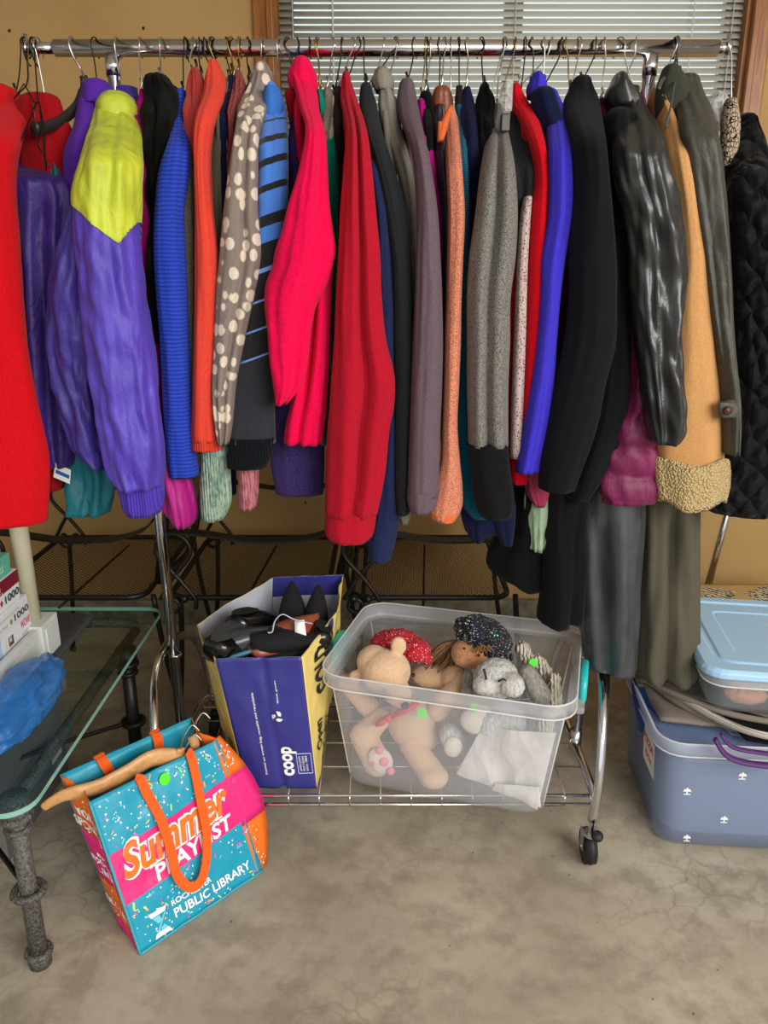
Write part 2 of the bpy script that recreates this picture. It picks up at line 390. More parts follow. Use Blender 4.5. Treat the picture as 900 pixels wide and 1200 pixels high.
for px, py, lab in ((11, 36, 'small dark nail head in tan wall above left end of rack'), (168, 33, 'small dark nail head in tan wall above left rack post'), (358, 589, 'small dark nail head in wall below fuchsia fleece'), (886, 598, 'small dark nail head in wall under black quilted jacket')):
    p = at(px, py, YW-.002); g = G(); g.ball(p, .0045, .003, .0045, nu=10, nv=6); tag(g.build('nail', NAIL, origin=p), lab, 'nail')

# ---------------------------------------------------------------- garment rack
YR = 1.70; ZR = 1.713
rack = thing('garment_rack', 'chrome rolling double-post garment rack loaded with clothes', 'clothes rack', (0, YR, 0))
RX0, RX1 = -.533, .523
def xr(px): return at(px, 54, YR).x
g = G(); g.cyl((xr(64), YR, ZR), (xr(841), YR, ZR), .0155, 24); g.build('rail', CHROME, rack)
for a, b in ((31, 64), (841, 853)):
    g = G(); g.cyl((xr(a), YR, ZR), (xr(b), YR, ZR), .0105, 18); xe = xr(a) if a < 100 else xr(b)
    g.cyl((xe-.004, YR, ZR), (xe+.004, YR, ZR), .0135, 18); g.cyl((xe, YR, ZR-.005), (xe, YR, ZR+.024), .004, 8); g.build('rail_extension', CHROME, rack)
for s, xt, xb in ((-1, RX0, -.512), (1, RX1, .487)):
    g = G(); g.cyl((xt, YR, ZR-.016), (xb, YR, .135), .0125, 20); g.cyl((xt, YR, ZR-.05), (xt, YR, ZR-.012), .0145, 20)
    g.torus((xb-.001*s, YR, .40), .013, .003); g.build('post', CHROME, rack)
    g = G(); pts = [(xb-.02*s, 1.445, .12), (xb-.012*s, 1.45, .22), (xb, 1.50, .34), (xb+.02*s, 1.60, .40), (xb+.026*s, 1.70, .415), (xb+.02*s, 1.80, .40), (xb, 1.90, .34), (xb-.012*s, 1.95, .22), (xb-.02*s, 1.955, .12)]
    g.tube(smooth_path(pts, 5), .0105, 12); g.build('end_arch', CHROME, rack)
    g = G(); g.tube(smooth_path([(xb-.02*s, 1.445, .125), (xb-.006*s, 1.50, .15), (xb-.002*s, 1.70, .152), (xb-.006*s, 1.90, .15), (xb-.02*s, 1.955, .125)], 5), .010, 12); g.cyl((xb, YR, .13), (xb, YR, .19), .0155, 16); g.build('end_rail', CHROME, rack)
    for yy in (1.445, 1.955):
        xc = xb-.02*s
        cg = G(); cg.cyl((xc, yy, .088), (xc, yy, .128), .0065, 12); cg.cyl((xc, yy, .082), (xc, yy, .090), .017, 16)
        wx = xc; wy = yy+.012
        for q in (-.0155, .0155): cg.box((wx+q-.0012, wy-.014, .034), (wx+q+.0012, wy+.012, .086))
        cg.cyl((wx-.018, wy, .042), (wx+.018, wy, .042), .004, 10)
        cs = sub(cg.build('caster', CHROME, rack, smooth=False), rack)
        BLK = plain('black_rubber', '#151515', .6)
        wg = G(); wg.cyl((wx-.0115, wy, .042), (wx+.0115, wy, .042), .040, 28); wg.torus((wx, wy, .042), .0335, .0085, 'X', 28, 8)
        wg.build('wheel', BLK, cs)
        wg = G(); wg.ball((xc+.008, yy-.02, .094), .014, .014, .012); wg.build('stem_cap', BLK, cs)
# wire shelf across the base
def sx(t): return -.512 + t*.999
g = G()
for yy, zz in ((1.492, .150), (1.492, .126), (1.908, .150), (1.908, .126)): g.cyl((-.515, yy, zz), (.49, yy, zz), .0042, 8)
for k in range(15):
    x = -.50+.984*k/14
    g.cyl((x, 1.492, .1535), (x, 1.908, .1535), .0016, 6)
    for yy in (1.4885, 1.9115): g.cyl((x, yy, .126), (x, yy, .150), .0016, 6)
for yy in (1.60, 1.70, 1.80): g.cyl((-.51, yy, .150), (.487, yy, .150), .0024, 6)
g.build('wire_shelf', CHROME, rack)
# ---------------------------------------------------------------- clothes on the rail
def prs(s): return [tuple(float(x) for x in r.split(',')) for r in s.split()]
def interp(rows, n, jit=0):
    """smooth resample of (y, xl, xr) rows"""
    y0, y1 = rows[0][0], rows[-1][0]; out = []
    m = len(rows)
    for i in range(n):
        y = y0 + (y1-y0)*i/(n-1); k = 0
        while k < m-2 and y > rows[k+1][0]: k += 1
        a, b = rows[k], rows[k+1]; t = (y-a[0])/(b[0]-a[0]); h = b[0]-a[0]; res = [y]
        for c in (1, 2):
            sl = (b[c]-a[c])/h
            s0 = sl if k == 0 else .5*(sl + (a[c]-rows[k-1][c])/(a[0]-rows[k-1][0]))
            s1 = sl if k == m-2 else .5*(sl + (rows[k+2][c]-b[c])/(rows[k+2][0]-b[0]))
            res.append((2*t**3-3*t*t+1)*a[c] + (t**3-2*t*t+t)*h*s0 + (-2*t**3+3*t*t)*b[c] + (t**3-t*t)*h*s1)
        out.append(res)
    return out
def loft(rows, Y=1.56, ry=None, top=True, fold=.12, grooves=(), seed=0, nseg=44, nrow=None, fy=1.0, wr=0.0, Ytop=1.67, reach=75, openb=True, wave=0.0, domed=True, square=1.0, puff=0):
    """a hanging tube of cloth; rows give its outline, Y its distance, ry its half depth"""
    rows = prs(rows) if isinstance(rows, str) else rows
    span = rows[-1][0]-rows[0][0]; nrow = nrow or max(8, int(span/5)); nseg = max(nseg, 40) if span > 120 else nseg; rr = interp(rows, nrow)
    y0 = rows[0][0]; v = []; f = []; pix = []
    rings = []
    for y, xl, xr_ in rr:
        t = min(1, (y-y0)/reach) if top else 1; t = t*t*(3-2*t)
        Yc = Ytop + (Y-Ytop)*t
        c = at((xl+xr_)/2, y, Yc); d = (c-Vector((0, 0, H_CAM))).dot(Vector((0, CP, -SP)))
        hw = max(.003, (xr_-xl)/2*d/F); rd = ry if ry else min(.062, max(.020, hw*.85))
        rings.append((c, hw, rd, y, (xl+xr_)/2, (xr_-xl)/2))
    if domed:
        c, hw, rd, y, mx_, hx = rings[0]
        dome = [(c+Vector((0, 0, rd*.42)), hw*.25, rd*.25, y-2, mx_, hx), (c+Vector((0, 0, rd*.34)), hw*.62, rd*.6, y-1.5, mx_, hx), (c+Vector((0, 0, rd*.2)), hw*.88, rd*.85, y-1, mx_, hx)]
        rings = dome + rings
    def ring(c, hw, rd, y, mx_, hx, sc=1.0, dz=0):
        for j in range(nseg):
            a = 2*PI*j/nseg; ca, sa = math.cos(a), math.sin(a)
            ca2 = math.copysign(abs(ca)**square, ca); sa2 = math.copysign(abs(sa)**square, sa)
            q = noise.noise(Vector((ca*1.9+seed*3.1, sa*1.9+seed, c.z*3.2*fy))) + .55*noise.noise(Vector((ca*4.2+seed, sa*4.2-seed*2, c.z*6*fy)))
            rg = 1-abs(noise.noise(Vector((ca*2.6+seed*1.3, sa*2.6-seed, c.z*1.7*fy+c.x*2))))*3.2
            e = fold*(q*1.15+.55*rg)+.02*noise.noise(Vector((ca*3+seed, sa*3, c.z*16)))
            if wr: e += wr*noise.noise(Vector((c.x*20+ca*2.5+seed, sa*2.5, c.z*21+ca*1.6)))
            for ga, gw, gd in grooves:
                da = (a-R(ga)+PI) % (2*PI)-PI; e -= gd*math.exp(-(da/gw)**2)*(1 if y > y0+60 else max(0, (y-y0)/60))
            if puff: e += puff*(abs(math.sin(PI*(c.z+.006*ca)/.060))**.45-.7)
            side = abs(ca)**3 if not puff else 0
            ex = e*(1-.65*side)
            ph = wave*math.sin(3*a+seed) if wave else 0
            p = Vector((c.x + hw*ca2*(1+ex)*sc, c.y - rd*sa2*(1+e*1.6)*sc, c.z+dz+ph)); v.append(p); pix.append((mx_+hx*ca2, y, sa))
    for r_ in rings: ring(*r_)
    if openb:
        ring(*rings[-1], sc=.90, dz=.002); ring(*rings[-1], sc=.82, dz=.035)
    m = len(v)//nseg
    for i in range(m-1):
        for j in range(nseg): f.append((i*nseg+j, i*nseg+(j+1) % nseg, (i+1)*nseg+(j+1) % nseg, (i+1)*nseg+j))
    f.append(tuple(range(nseg))); f.append(tuple((m-1)*nseg+j for j in range(nseg))[::-1])
    return v, f, pix, nseg
def split_faces(f, pix, fn, nseg):
    A, B = [], []
    for q in f:
        cx = sum(pix[i][0] for i in q)/len(q); cy = sum(pix[i][1] for i in q)/len(q)
        (A if fn(cx, cy) else B).append(q)
    return A, B
def compact(v, f):
    use = sorted({i for q in f for i in q}); mp = {a: b for b, a in enumerate(use)}
    return [v[i] for i in use], [tuple(mp[i] for i in q) for q in f]
HW = {'d': WIRE_D, 's': WIRE_S, 'b': WIRE_B}
def hook_path(xh, xn, zn, Yn=YR, dx=0, turn=0):
    r = .0185; c = Vector((xh, YR, ZR)); pts = []
    for k in range(9):
        a = R(-55 + 235*k/8)       # from behind, over the rail, down the front
        d = Vector((dx*(k/8-.5), math.cos(a)*r, math.sin(a)*r))
        if turn: d = Matrix.Rotation(turn, 3, 'Z') @ d
        pts.append(c + d)
    pts += [Vector((xh*.8+xn*.2, YR-.014, ZR-.018)), Vector((xh*.4+xn*.6, YR-.003, (ZR-.03)*.6+zn*.4)), Vector((xn, Yn, zn))]
    return smooth_path(pts, 3)
def hanger(hx, nx, ny, of, kind='d', arms=True, label=None, half=.095, drop=.080, cat='clothes hanger'):
    n0 = at(nx, ny, YR); xh = at(hx, 54, YR).x; zn = min(n0.z, ZR-.035)
    t = thing('wire_hanger' if kind in HW else 'wooden_hanger' if kind == 'w' else 'plastic_hanger', label or of, cat, (xh, YR, ZR+.0185), 'hangers on the rack rail')
    m = HW.get(kind, WIRE_S)
    g = G(); g.tube(hook_path(xh, n0.x, zn, dx=rnd.uniform(-.006, .006), turn=rnd.uniform(-.35, .35)), .0014 if kind in HW else .0019, 6); g.build('hook', m, t)
    if arms:
        g = G()
        if kind in HW:
            pts = [(n0.x, YR, zn), (n0.x, YR-.02, zn-.014), (n0.x, YR-half, zn-drop-.004), (n0.x, YR-half+.006, zn-drop-.012), (n0.x, YR+half-.006, zn-drop-.012), (n0.x, YR+half, zn-drop-.004), (n0.x, YR+.02, zn-.014), (n0.x, YR, zn)]
            g.tube(pts, .0014, 6); g.tube([(n0.x-.001, YR, zn+.022), (n0.x+.002, YR, zn+.012), (n0.x-.002, YR, zn+.004), (n0.x, YR, zn-.004)], .0026, 6)
            g.build('shoulder_wire', m, t)
        else:
            mm = plain('varnished_wood', '#9c6637', .4) if kind == 'w' else plain('clear_plastic_hanger', '#9a9a96', .25)
            pts = [(n0.x, YR-half, zn-drop-.006), (n0.x, YR-half*.5, zn-drop*.5), (n0.x, YR, zn-.004), (n0.x, YR+half*.5, zn-drop*.5), (n0.x, YR+half, zn-drop-.006)]
            g.tube(smooth_path(pts, 4), .006, 8); g.build('arm_bar', mm, t)
    return t
GN = [0]
def garment(name, label, cat, mat, rows, hook, Y=1.57, kind='d', cuff=None, collar=None, extra=(), split=None, body=None, half=.13, bx=None, bh=.011, hlabel=None, **kw):
    GN[0] += 1; seed = GN[0]*1.7
    rows = prs(rows); y0 = rows[0][0]; mx_ = (rows[0][1]+rows[0][2])/2
    nx = bx or mx_
    o0 = at(nx, y0, YR)
    t = thing(name, label, cat, (o0.x, YR, o0.z), 'garments on the rack')
    v, f, pix, ns = loft(rows, Y=Y, seed=seed, **kw)
    if split:
        yb_ = split[0]; A = [q for q in f if any(pix[i][1] < yb_(pix[i][0]) for i in q if i < len(pix))]; va = []
        ctr = Vector((o0.x, Y, 0))
        for i, p in enumerate(v):
            px_, py_, _s = pix[i]; lim = yb_(px_); q = Vector(p)
            if py_ > lim: q.z += (py_-lim)*.00172
            r0 = (i//ns)*ns; cen = sum((Vector(v[k_]) for k_ in range(r0, r0+ns)), Vector())/ns; dd = q-cen; dd.z = 0 if py_ > 128 else dd.z
            q += dd.normalized()*.0025; va.append(q)
        va, fa = compact(va, A); mesh(split[1], va, fa, split[2], t)
    mesh('sleeve', v, f, mat, t)
    if cuff:
        cm, crow, ck = cuff; ck = dict(dict(Y=Y, top=False, fold=.04, domed=False), **ck)
        v, f, _, _ = loft(crow, seed=seed+5, **ck); mesh('cuff', v, f, cm, t)
    if collar:
        cm, crow, ck = collar; ck = dict(dict(Y=1.66, ry=.035, top=False, fold=.05, domed=False, openb=True, nseg=20), **ck)
        rws = prs(crow); rws = rws[::-1] if False else rws
        v, f, _, _ = loft(rws, seed=seed+9, **ck); mesh('collar', v, f, cm, t)
    # the flat body hanging behind the front sleeve
    yb = body if body else rows[-1][0]-90
    xm_ = at((rows[len(rows)//2][1]+rows[len(rows)//2][2])/2, rows[len(rows)//2][0], Y).x
    zt = at(nx, y0, 1.68).z - .004; zb = at(nx, yb, 1.62).z; g = G(); rings = []
    for k in range(17):
        s = k/16; z = zt+(zb-zt)*s; d = zt-z
        hy = .03+min(1, d/.07)*(half-.03) if d < .07 else half + (d-.07)*.03
        X = o0.x + (xm_-o0.x)*min(1, d/.45)*.8; th = bh*(1 if d > .05 else .5+d*10); ring_ = []
        for j in range(20):
            a = 2*PI*j/20; cs, sn = math.cos(a), math.sin(a)
            ring_.append((X + th*math.copysign(abs(cs)**.5, cs) + .004*noise.noise(Vector((sn*4, z*3, seed))), YR + .012 + hy*math.copysign(abs(sn)**.8, sn), z))
        rings.append((ring_, z))
    g.loftpoly(rings); g.build('body', mat, t)
    for en, em, er, ek in extra:
        ek = dict(dict(Y=Y, top=False), **ek); v, f, _, _ = loft(er, seed=seed+len(en), **ek); mesh(en, v, f, em, t)
    if hook is not None:
        hanger(hook, nx, y0-4, hlabel or f"{ {'d':'dark wire','s':'silver wire','b':'brassy wire','w':'wooden','p':'plastic'}[kind] } hanger holding the {label.split(' with ')[0].split(' hanging ')[0].split(' between ')[0].split(' right ')[0].split(' left ')[0].split(' behind ')[0]}", kind)
    return t

# colours
RED = fab('red_wool', '#d80e1a', 'wool'); DRED = fab('deep_red_wool', '#a00d16', 'wool')
PLUM = fab('dark_violet_satin', '#3c2280', 'satin'); TEALN = fab('teal_nylon', '#0d7f8c', 'satin'); VIO = fab('violet_cotton', '#5b2aa3', 'knit')
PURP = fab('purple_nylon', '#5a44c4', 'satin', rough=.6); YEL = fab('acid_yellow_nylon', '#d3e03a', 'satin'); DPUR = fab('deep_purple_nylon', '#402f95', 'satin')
MAG = fab('magenta_cotton', '#b0107a', 'knit'); MAGP = fab('magenta_nylon', '#c0108a', 'satin'); FUR = fab('black_fur', '#15130f', 'fur', '#040404')
ROY = fab('royal_blue_knit', '#2c47bd', 'hrib'); DRO = fab('dusty_red_velvet', '#b23a34', 'velvet'); OLT = fab('olive_tweed', '#665f48', 'heather', '#2e2b20')
COR = fab('coral_knit', '#ec4a38', 'wool'); CORR = fab('coral_rib', '#ec4a38', 'rib'); GGR = fab('grey_green_wool', '#6a6c58', 'wool'); MINT = fab('mint_marl_knit', '#a9bda4', 'marl', '#5d7a72')
NAV = fab('navy_wool', '#232b52', 'wool'); NAV2 = fab('ink_navy_cotton', '#14193a', 'knit'); ROS = fab('dusty_rose_cable', '#9a4a48', 'cable'); PNKR = fab('pink_marl_rib', '#c87f85', 'marl', '#8d4d55')
SPOT = fab('cream_spotted_fleece', '#8d8078', 'spots', '#d6c9b6'); INK = fab('ink_velour', '#1c1f28', 'velvet'); INKR = fab('ink_rib', '#1c1f26', 'rib'); BLU2 = fab('mid_blue_knit', '#3f78cf', 'knit')
PCH = fab('purple_chenille', '#4b3b78', 'heather', '#1f1838'); FUC = fab('fuchsia_fleece', '#f3084e', 'fleece'); TEA = fab('teal_wool', '#12806f', 'wool'); GRE = fab('greige_tweed', '#8c8070', 'heather', '#4b4238')
DBR = fab('dark_brown_wool', '#2a201c', 'wool'); CRI = fab('crimson_sweatshirt', '#b8142c', 'knit'); PAL = fab('pale_grey_knit', '#a9ada3', 'knit'); CHA = fab('charcoal_green_knit', '#26292c', 'knit')
TAU = fab('taupe_felt', '#8e887c', 'wool'); PLG = fab('plum_grey_fleece', '#6d5c64', 'heather', '#54464e'); DPL = fab('dark_plum_leather', '#3a2a36', 'leather'); PCHM = fab('peach_marl_knit', '#ea9475', 'heather', '#6e3a2e')
TRB = fab('petrol_rib_knit', '#156a86', 'hribfine'); BLK_K = fab('black_knit', '#131315', 'knit'); BLK_W = fab('black_wool', '#1b1b1f', 'wool'); GTW = fab('grey_tweed', '#8d8983', 'heather', '#1f1c18')
CHJ = fab('charcoal_jersey', '#2b2c30', 'knit'); MES = fab('pale_pink_mesh', '#cbb5b0', 'dots', '#6b3438'); BRD = fab('bright_red_jersey', '#d3081c', 'knit'); RVI = fab('blue_violet_jersey', '#4338cc', 'knit')
KHA = fab('khaki_lining', '#a59c84', 'knit'); BUR = fab('burgundy_wool', '#5a1230', 'wool'); DPK = fab('dusty_pink_knit', '#a03a58', 'knit'); MNL = fab('pale_mint_nylon', '#a3bd9c', 'satin')
LEA = fab('black_leather', '#2c2e2f', 'leather'); LEAG = fab('grey_black_leather', '#45494c', 'leather'); TAN = fab('camel_suede', '#cf9a62', 'wool'); SHE = fab('cream_sherpa', '#dcc08a', 'sherpa')
OLI = fab('olive_cotton', '#45433a', 'satin', rough=.8); OLD = fab('dark_olive_cotton', '#3f4036', 'wool'); QUI = fab('black_quilted_nylon', '#202124', 'quilt'); LEO = fab('leopard_lining', '#b5a48c', 'leopard')
BPU = fab('burgundy_puffer', '#7c1450', 'satin'); BRL = fab('rust_brown_leather', '#8a4a2c', 'leather'); ORA = fab('orange_trim', '#e8703c', 'knit')
# polo bands change with height
def bands(name, kindpos):
    n = N(name); n.set(Roughness=.9); n.b.inputs['Sheen Weight'].default_value = .2
    sp = n.new('ShaderNodeSeparateXYZ'); n.link(n.co(), sp.inputs[0])
    q = n.math('ADD', n.math('MULTIPLY', sp.outputs['Z'], -1), n.math('MULTIPLY', sp.outputs['X'], .35))
    n.base(n.ramp(q, kindpos, True)); n.bump(n.noise(260, 3), .4, .0015); return n.m
st = [(0, '#3f78cf')]
for a, b in ((.075, .080), (.113, .122), (.152, .162), (.192, .207), (.243, .262)): st += [(a, '#0c0d12'), (b, '#3f78cf')]
st += [(.29, '#0e0f15'), (.335, '#6f9be0'), (.343, '#0e0f15'), (.39, '#6f9be0'), (.394, '#0e0f15'), (.44, '#6f9be0'), (.443, '#0e0f15'), (.49, '#6f9be0'), (.493, '#1c1f28')]
POLO = bands('blue_and_black_stripes', st)

g_ = garment
# --- far left
g_('wool_coat', 'bright red wool coat with wide lapels at far left end of rack', 'coat', RED, '116,-14,22 130,-25,30 160,-34,20 200,-45,14 280,-62,20 380,-75,28 470,-85,42 540,-88,56 611,-90,54', 30, Y=1.46, kind='d', fold=.08, ry=.06,
   extra=[('lapel', DRED, '117,24,70 135,22,76 160,24,88 200,26,100 270,34,90 330,38,80', dict(Y=1.63, ry=.03, fold=.1)), ('body_front', DRED, '270,10,60 400,22,62 540,40,72 572,46,74', dict(Y=1.60, ry=.04))], bx=18, reach=60)
g_('zip_jacket', 'dark violet satin jacket hanging low beside the red coat', 'jacket', PLUM, '194,14,56 210,10,80 280,10,88 340,14,88 400,18,88 460,26,88 505,30,90 545,48,86', 38, Y=1.57, kind='b', fold=.16, grooves=[(75, .22, .35), (120, .15, .2)], ry=.045, reach=20, wr=.05, bx=38,
   extra=[('second_sleeve', PLUM, '430,26,50 470,28,52 505,30,46', dict(Y=1.545, ry=.018))])
g_('windbreaker', 'teal nylon windbreaker with white swing tag under purple jacket', 'jacket', TEALN, '182,64,76 240,64,84 300,62,86 400,66,95 500,76,124 560,82,134 600,84,128', 45, Y=1.62, kind='s', fold=.35, wr=.25, ry=.035, nseg=36, bx=62, reach=30)
p_ = at(71, 553, 1.545); Pt = quadP(p_+Vector((-.018, .004, -.012)), p_+Vector((.016, 0, -.026)), p_+Vector((.022, 0, .004)), p_+Vector((-.010, .004, .018)))
v, f = patch(Pt, 1, 1); solid(mesh('swing_tag', v, f, plain('white_print', '#f2f2f2', .45), bpy.data.objects['windbreaker'], smooth=False), .0008)
v, f = patch(Pt, 1, 1, .1, .95, .35, .6, .0012); mesh('swing_tag_band', v, f, plain('blue_tag_print', '#2360a8', .5), bpy.data.objects['windbreaker'], smooth=False)
g_('cotton_jacket', 'violet cotton jacket on black plastic hanger left of post', 'jacket', VIO, '106,98,132 120,94,130 150,88,130 175,78,128 190,76,126 240,80,125 300,84,125 400,88,125', None, Y=1.585, fold=.10, ry=.035, grooves=[(60, .25, .3)], bx=112, extra=[('collar', VIO, '104,98,131 124,98,132', dict(Y=1.66, ry=.04, fold=.03))])
g_('windbreaker', 'purple nylon windbreaker with acid yellow shoulder yoke', 'jacket', PURP, '124,120,158 138,116,163 152,112,163 180,101,163 235,90,163 290,92,164 350,96,170 420,102,180 480,112,186 520,120,191 550,128,192 568,140,190', 138, Y=1.46, kind='w', fold=.12, wr=.10, nseg=72, nrow=120, ry=.058,
   split=(lambda x: min(236+(x-88)*52/62, 287-(x-150)*2.0 if x > 150 else 999), 'shoulder_yoke', YEL),
   cuff=(fab('purple_ribbed_nylon', '#5a44c4', 'rib'), '560,136,191 575,140,192 590,144,191 600,150,188', dict(Y=1.475, ry=.045, fold=.10)),
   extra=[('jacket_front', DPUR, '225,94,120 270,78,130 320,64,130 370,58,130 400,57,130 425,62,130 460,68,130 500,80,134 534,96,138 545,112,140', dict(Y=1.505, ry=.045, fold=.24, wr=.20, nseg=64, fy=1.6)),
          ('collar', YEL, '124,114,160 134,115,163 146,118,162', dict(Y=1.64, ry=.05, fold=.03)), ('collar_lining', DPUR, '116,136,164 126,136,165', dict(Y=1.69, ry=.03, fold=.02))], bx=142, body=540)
g_('rain_jacket', 'magenta nylon jacket with bulging cuff behind purple windbreaker', 'jacket', MAG, '110,165,172 130,160,180 160,158,184 200,158,184 300,160,186 400,164,194 480,168,205 530,172,216', 165, Y=1.60, kind='s', fold=.08, bx=166,
   cuff=(MAGP, '525,176,214 555,186,222 580,190,230 600,194,233 613,206,228', dict(Y=1.58, fold=.25, wr=.2, ry=.035)))
g_('fur_collar_coat', 'black coat with fluffy fur collar between magenta and blue garments', 'coat', FUR, '98,175,200 108,172,213 130,171,216 160,172,212 190,174,205 240,176,200 300,176,198 400,180,200', 190, Y=1.60, kind='s', fold=.30, fy=3, wr=.25, nseg=40, ry=.04)
g_('knit_cardigan', 'royal blue ridged knit cardigan with long wide sleeve', 'cardigan', ROY, '114,208,220 130,205,222 150,203,222 200,187,222 250,182,216 300,181,218 400,188,222 480,192,225 520,195,229 557,199,233', 217, Y=1.54, fold=.08, ry=.035)
g_('velvet_top', 'dusty red velvet top with high neck left of coral knit', 'top', DRO, '88,224,236 100,220,241 125,219,242 150,216,240 190,206,238 250,203,232 330,206,232', 218, Y=1.60, fold=.2, ry=.03)
g_('tweed_jacket', 'brown olive tweed jacket with tab button in front of red velvet', 'jacket', OLT, '150,216,228 170,213,229 220,209,230 300,212,232 400,216,232 520,217,232', 226, Y=1.57, kind='s', fold=.08, ry=.025, reach=40)
g_('knit_sweater', 'coral red fine knit sweater with ribbed cuff', 'sweater', COR, '79,245,258 92,241,264 115,238,262 130,232,256 150,228,250 200,228,246 250,229,250 300,229,256 350,229,258 400,228,258 480,226,258 516,225,260', 240, Y=1.535, fold=.08, ry=.032, cuff=(CORR, '512,225,259 526,225,261', dict(Y=1.535, ry=.034)))
g_('long_cardigan', 'grey green wool cardigan with mint marled knit cuff', 'cardigan', GGR, '100,262,274 120,258,274 150,252,270 200,246,266 300,248,266 400,246,270 480,240,270 530,232,268', 247, Y=1.60, fold=.08, cuff=(MINT, '522,236,270 560,234,270 590,234,270 608,236,262', dict(Y=1.57, ry=.028, fold=.1)), kind='b')
g_('denim_jacket', 'navy cotton jacket glimpsed between grey green and rose garments', 'jacket', NAV2, '93,268,276 130,264,274 200,256,276 300,254,276 400,250,270 500,240,275 578,268,277', 265, Y=1.63, fold=.05)
g_('cable_sweater', 'dusty rose cable knit sweater with pink marled cuff', 'sweater', ROS, '88,276,284 100,273,288 130,270,289 150,268,282 200,266,280 300,268,290 400,272,295 500,276,300 550,278,303', 281, Y=1.60, kind='b', fold=.08, cuff=(PNKR, '545,279,303 575,280,303 595,280,300', dict(Y=1.57, ry=.025, fold=.08)))
g_('spotted_fleece_robe', 'grey brown fleece robe with cream spots and rolled hood collar', 'robe', SPOT, '92,296,318 104,290,320 120,281,318 150,276,305 200,268,303 250,262,303 300,258,308 350,254,298 400,252,287 450,250,277 500,254,272 520,258,268', 307, Y=1.52, kind='s', fold=.12, ry=.032, grooves=[(72, .25, .35)],
   extra=[('hood_collar', SPOT, '82,298,316 88,294,320 98,293,321 106,296,318', dict(Y=1.68, ry=.035, fold=.05)), ('second_fold', SPOT, '255,290,309 300,284,308 350,280,300 400,278,292', dict(Y=1.555, ry=.02))])
g_('striped_polo', 'blue polo shirt with black stripes and dark ribbed cuff', 'shirt', POLO, '106,312,326 120,308,334 150,303,337 200,301,338 250,300,337 300,296,334 350,290,328 400,284,324 450,278,322 490,270,322 518,267,323', 328, Y=1.545, kind='s', fold=.07, ry=.035, cuff=(INKR, '512,268,322 530,267,320 547,266,312', dict(Y=1.54, ry=.034)),
   collar=(BLU2, '104,310,328 118,308,332 142,306,333', dict(Y=1.62, ry=.035)))
g_('chenille_sweater', 'dark purple chenille sweater under the fuchsia fleece', 'sweater', PCH, '124,348,358 150,340,362 200,338,362 300,336,362 400,328,372 480,322,378 540,318,380 578,324,379', 338, Y=1.61, fold=.1, ry=.03, bx=349)
g_('fleece_jacket', 'bright fuchsia fleece jacket with rolled collar and bent sleeve', 'jacket', FUC, '92,340,366 110,346,372 130,352,374 150,358,380 200,350,384 240,338,386 270,330,390 295,322,393 310,320,390 335,312,382 360,311,370 390,314,364 430,317,360 455,321,352 472,324,338', 363, Y=1.485, fold=.10, wr=.05, nseg=48, ry=.045, grooves=[(55, .3, .25)],
   extra=[('collar', FUC, '78,342,366 84,338,370 96,337,372 108,341,373', dict(Y=1.66, ry=.04, fold=.04)), ('second_sleeve', FUC, '300,352,392 340,356,389 380,354,388 420,350,386 460,344,384 500,334,380 519,332,378', dict(Y=1.53, ry=.035, fold=.2, nseg=40, grooves=[(100, .2, .4)])),
          ('inner_fold', DRED, '110,334,350 150,340,356 190,344,362', dict(Y=1.66, ry=.02))])
g_('wool_sweater', 'teal green wool sweater between fuchsia fleece and crimson sweatshirt', 'sweater', TEA, '112,372,380 135,372,388 160,374,396 200,376,399 250,378,400 300,376,399 370,374,398 450,374,395 520,375,384', 373, Y=1.60, kind='b', fold=.06, ry=.028)
g_('tweed_sweater', 'greige tweed sweater beside teal wool sweater', 'sweater', GRE, '108,378,390 130,376,396 160,380,399 190,384,399 300,384,399', 390, Y=1.63, kind='s', fold=.08)
g_('knit_pullover', 'pale grey knit top glimpsed low beside crimson sweatshirt', 'top', PAL, '118,388,394 200,386,397 300,382,397 380,380,397 450,379,395 520,379,393', 402, Y=1.635, fold=.05)
g_('wool_cardigan', 'dark brown wool cardigan left of crimson sweatshirt', 'cardigan', DBR, '107,392,402 125,390,407 160,390,412 200,392,414 280,394,412 400,388,410', 413, Y=1.61, kind='s', fold=.06)
g_('crimson_sweatshirt', 'large crimson sweatshirt with wide sleeve and ribbed cuff', 'sweatshirt', CRI, '97,400,412 115,399,418 150,405,429 200,403,436 250,399,441 300,396,446 350,393,448 400,391,453 440,388,462 475,386,461 500,384,456 560,382,450 602,381,442', 419, Y=1.485, fold=.09, ry=.045, nseg=44, grooves=[(82, .20, .5), (40, .2, .12)], cuff=(fab('crimson_rib', '#b8142c', 'knit'), '600,382,441 612,381,440 628,383,436 632,388,432', dict(Y=1.485, ry=.040)))
g_('wool_coat', 'navy wool coat right of crimson sweatshirt', 'coat', NAV, '128,424,436 150,424,440 200,428,455 250,438,459 300,440,462 400,444,466 480,448,466 560,440,466 600,436,468 630,430,464 654,432,458', 451, Y=1.545, fold=.07, ry=.035, kind='s')
g_('long_knit_coat', 'charcoal green knit coat with smooth narrow sleeve', 'coat', CHA, '105,422,436 120,421,441 150,426,447 200,440,463 250,450,477 300,458,481 400,461,486 500,461,485 560,461,484 600,464,480', 463, Y=1.53, fold=.05, ry=.03)
g_('hooded_felt_coat', 'light taupe felt coat with stand-up hood lining', 'coat', TAU, '106,444,460 125,443,468 150,447,471 180,458,480 200,464,486 250,474,490 320,476,490 450,478,490 590,463,484 611,468,480', 466, Y=1.60, kind='s', fold=.06, ry=.028, extra=[('hood', TAU, '87,438,458 95,435,462 108,440,461', dict(Y=1.67, ry=.03, fold=.04))], bx=450)
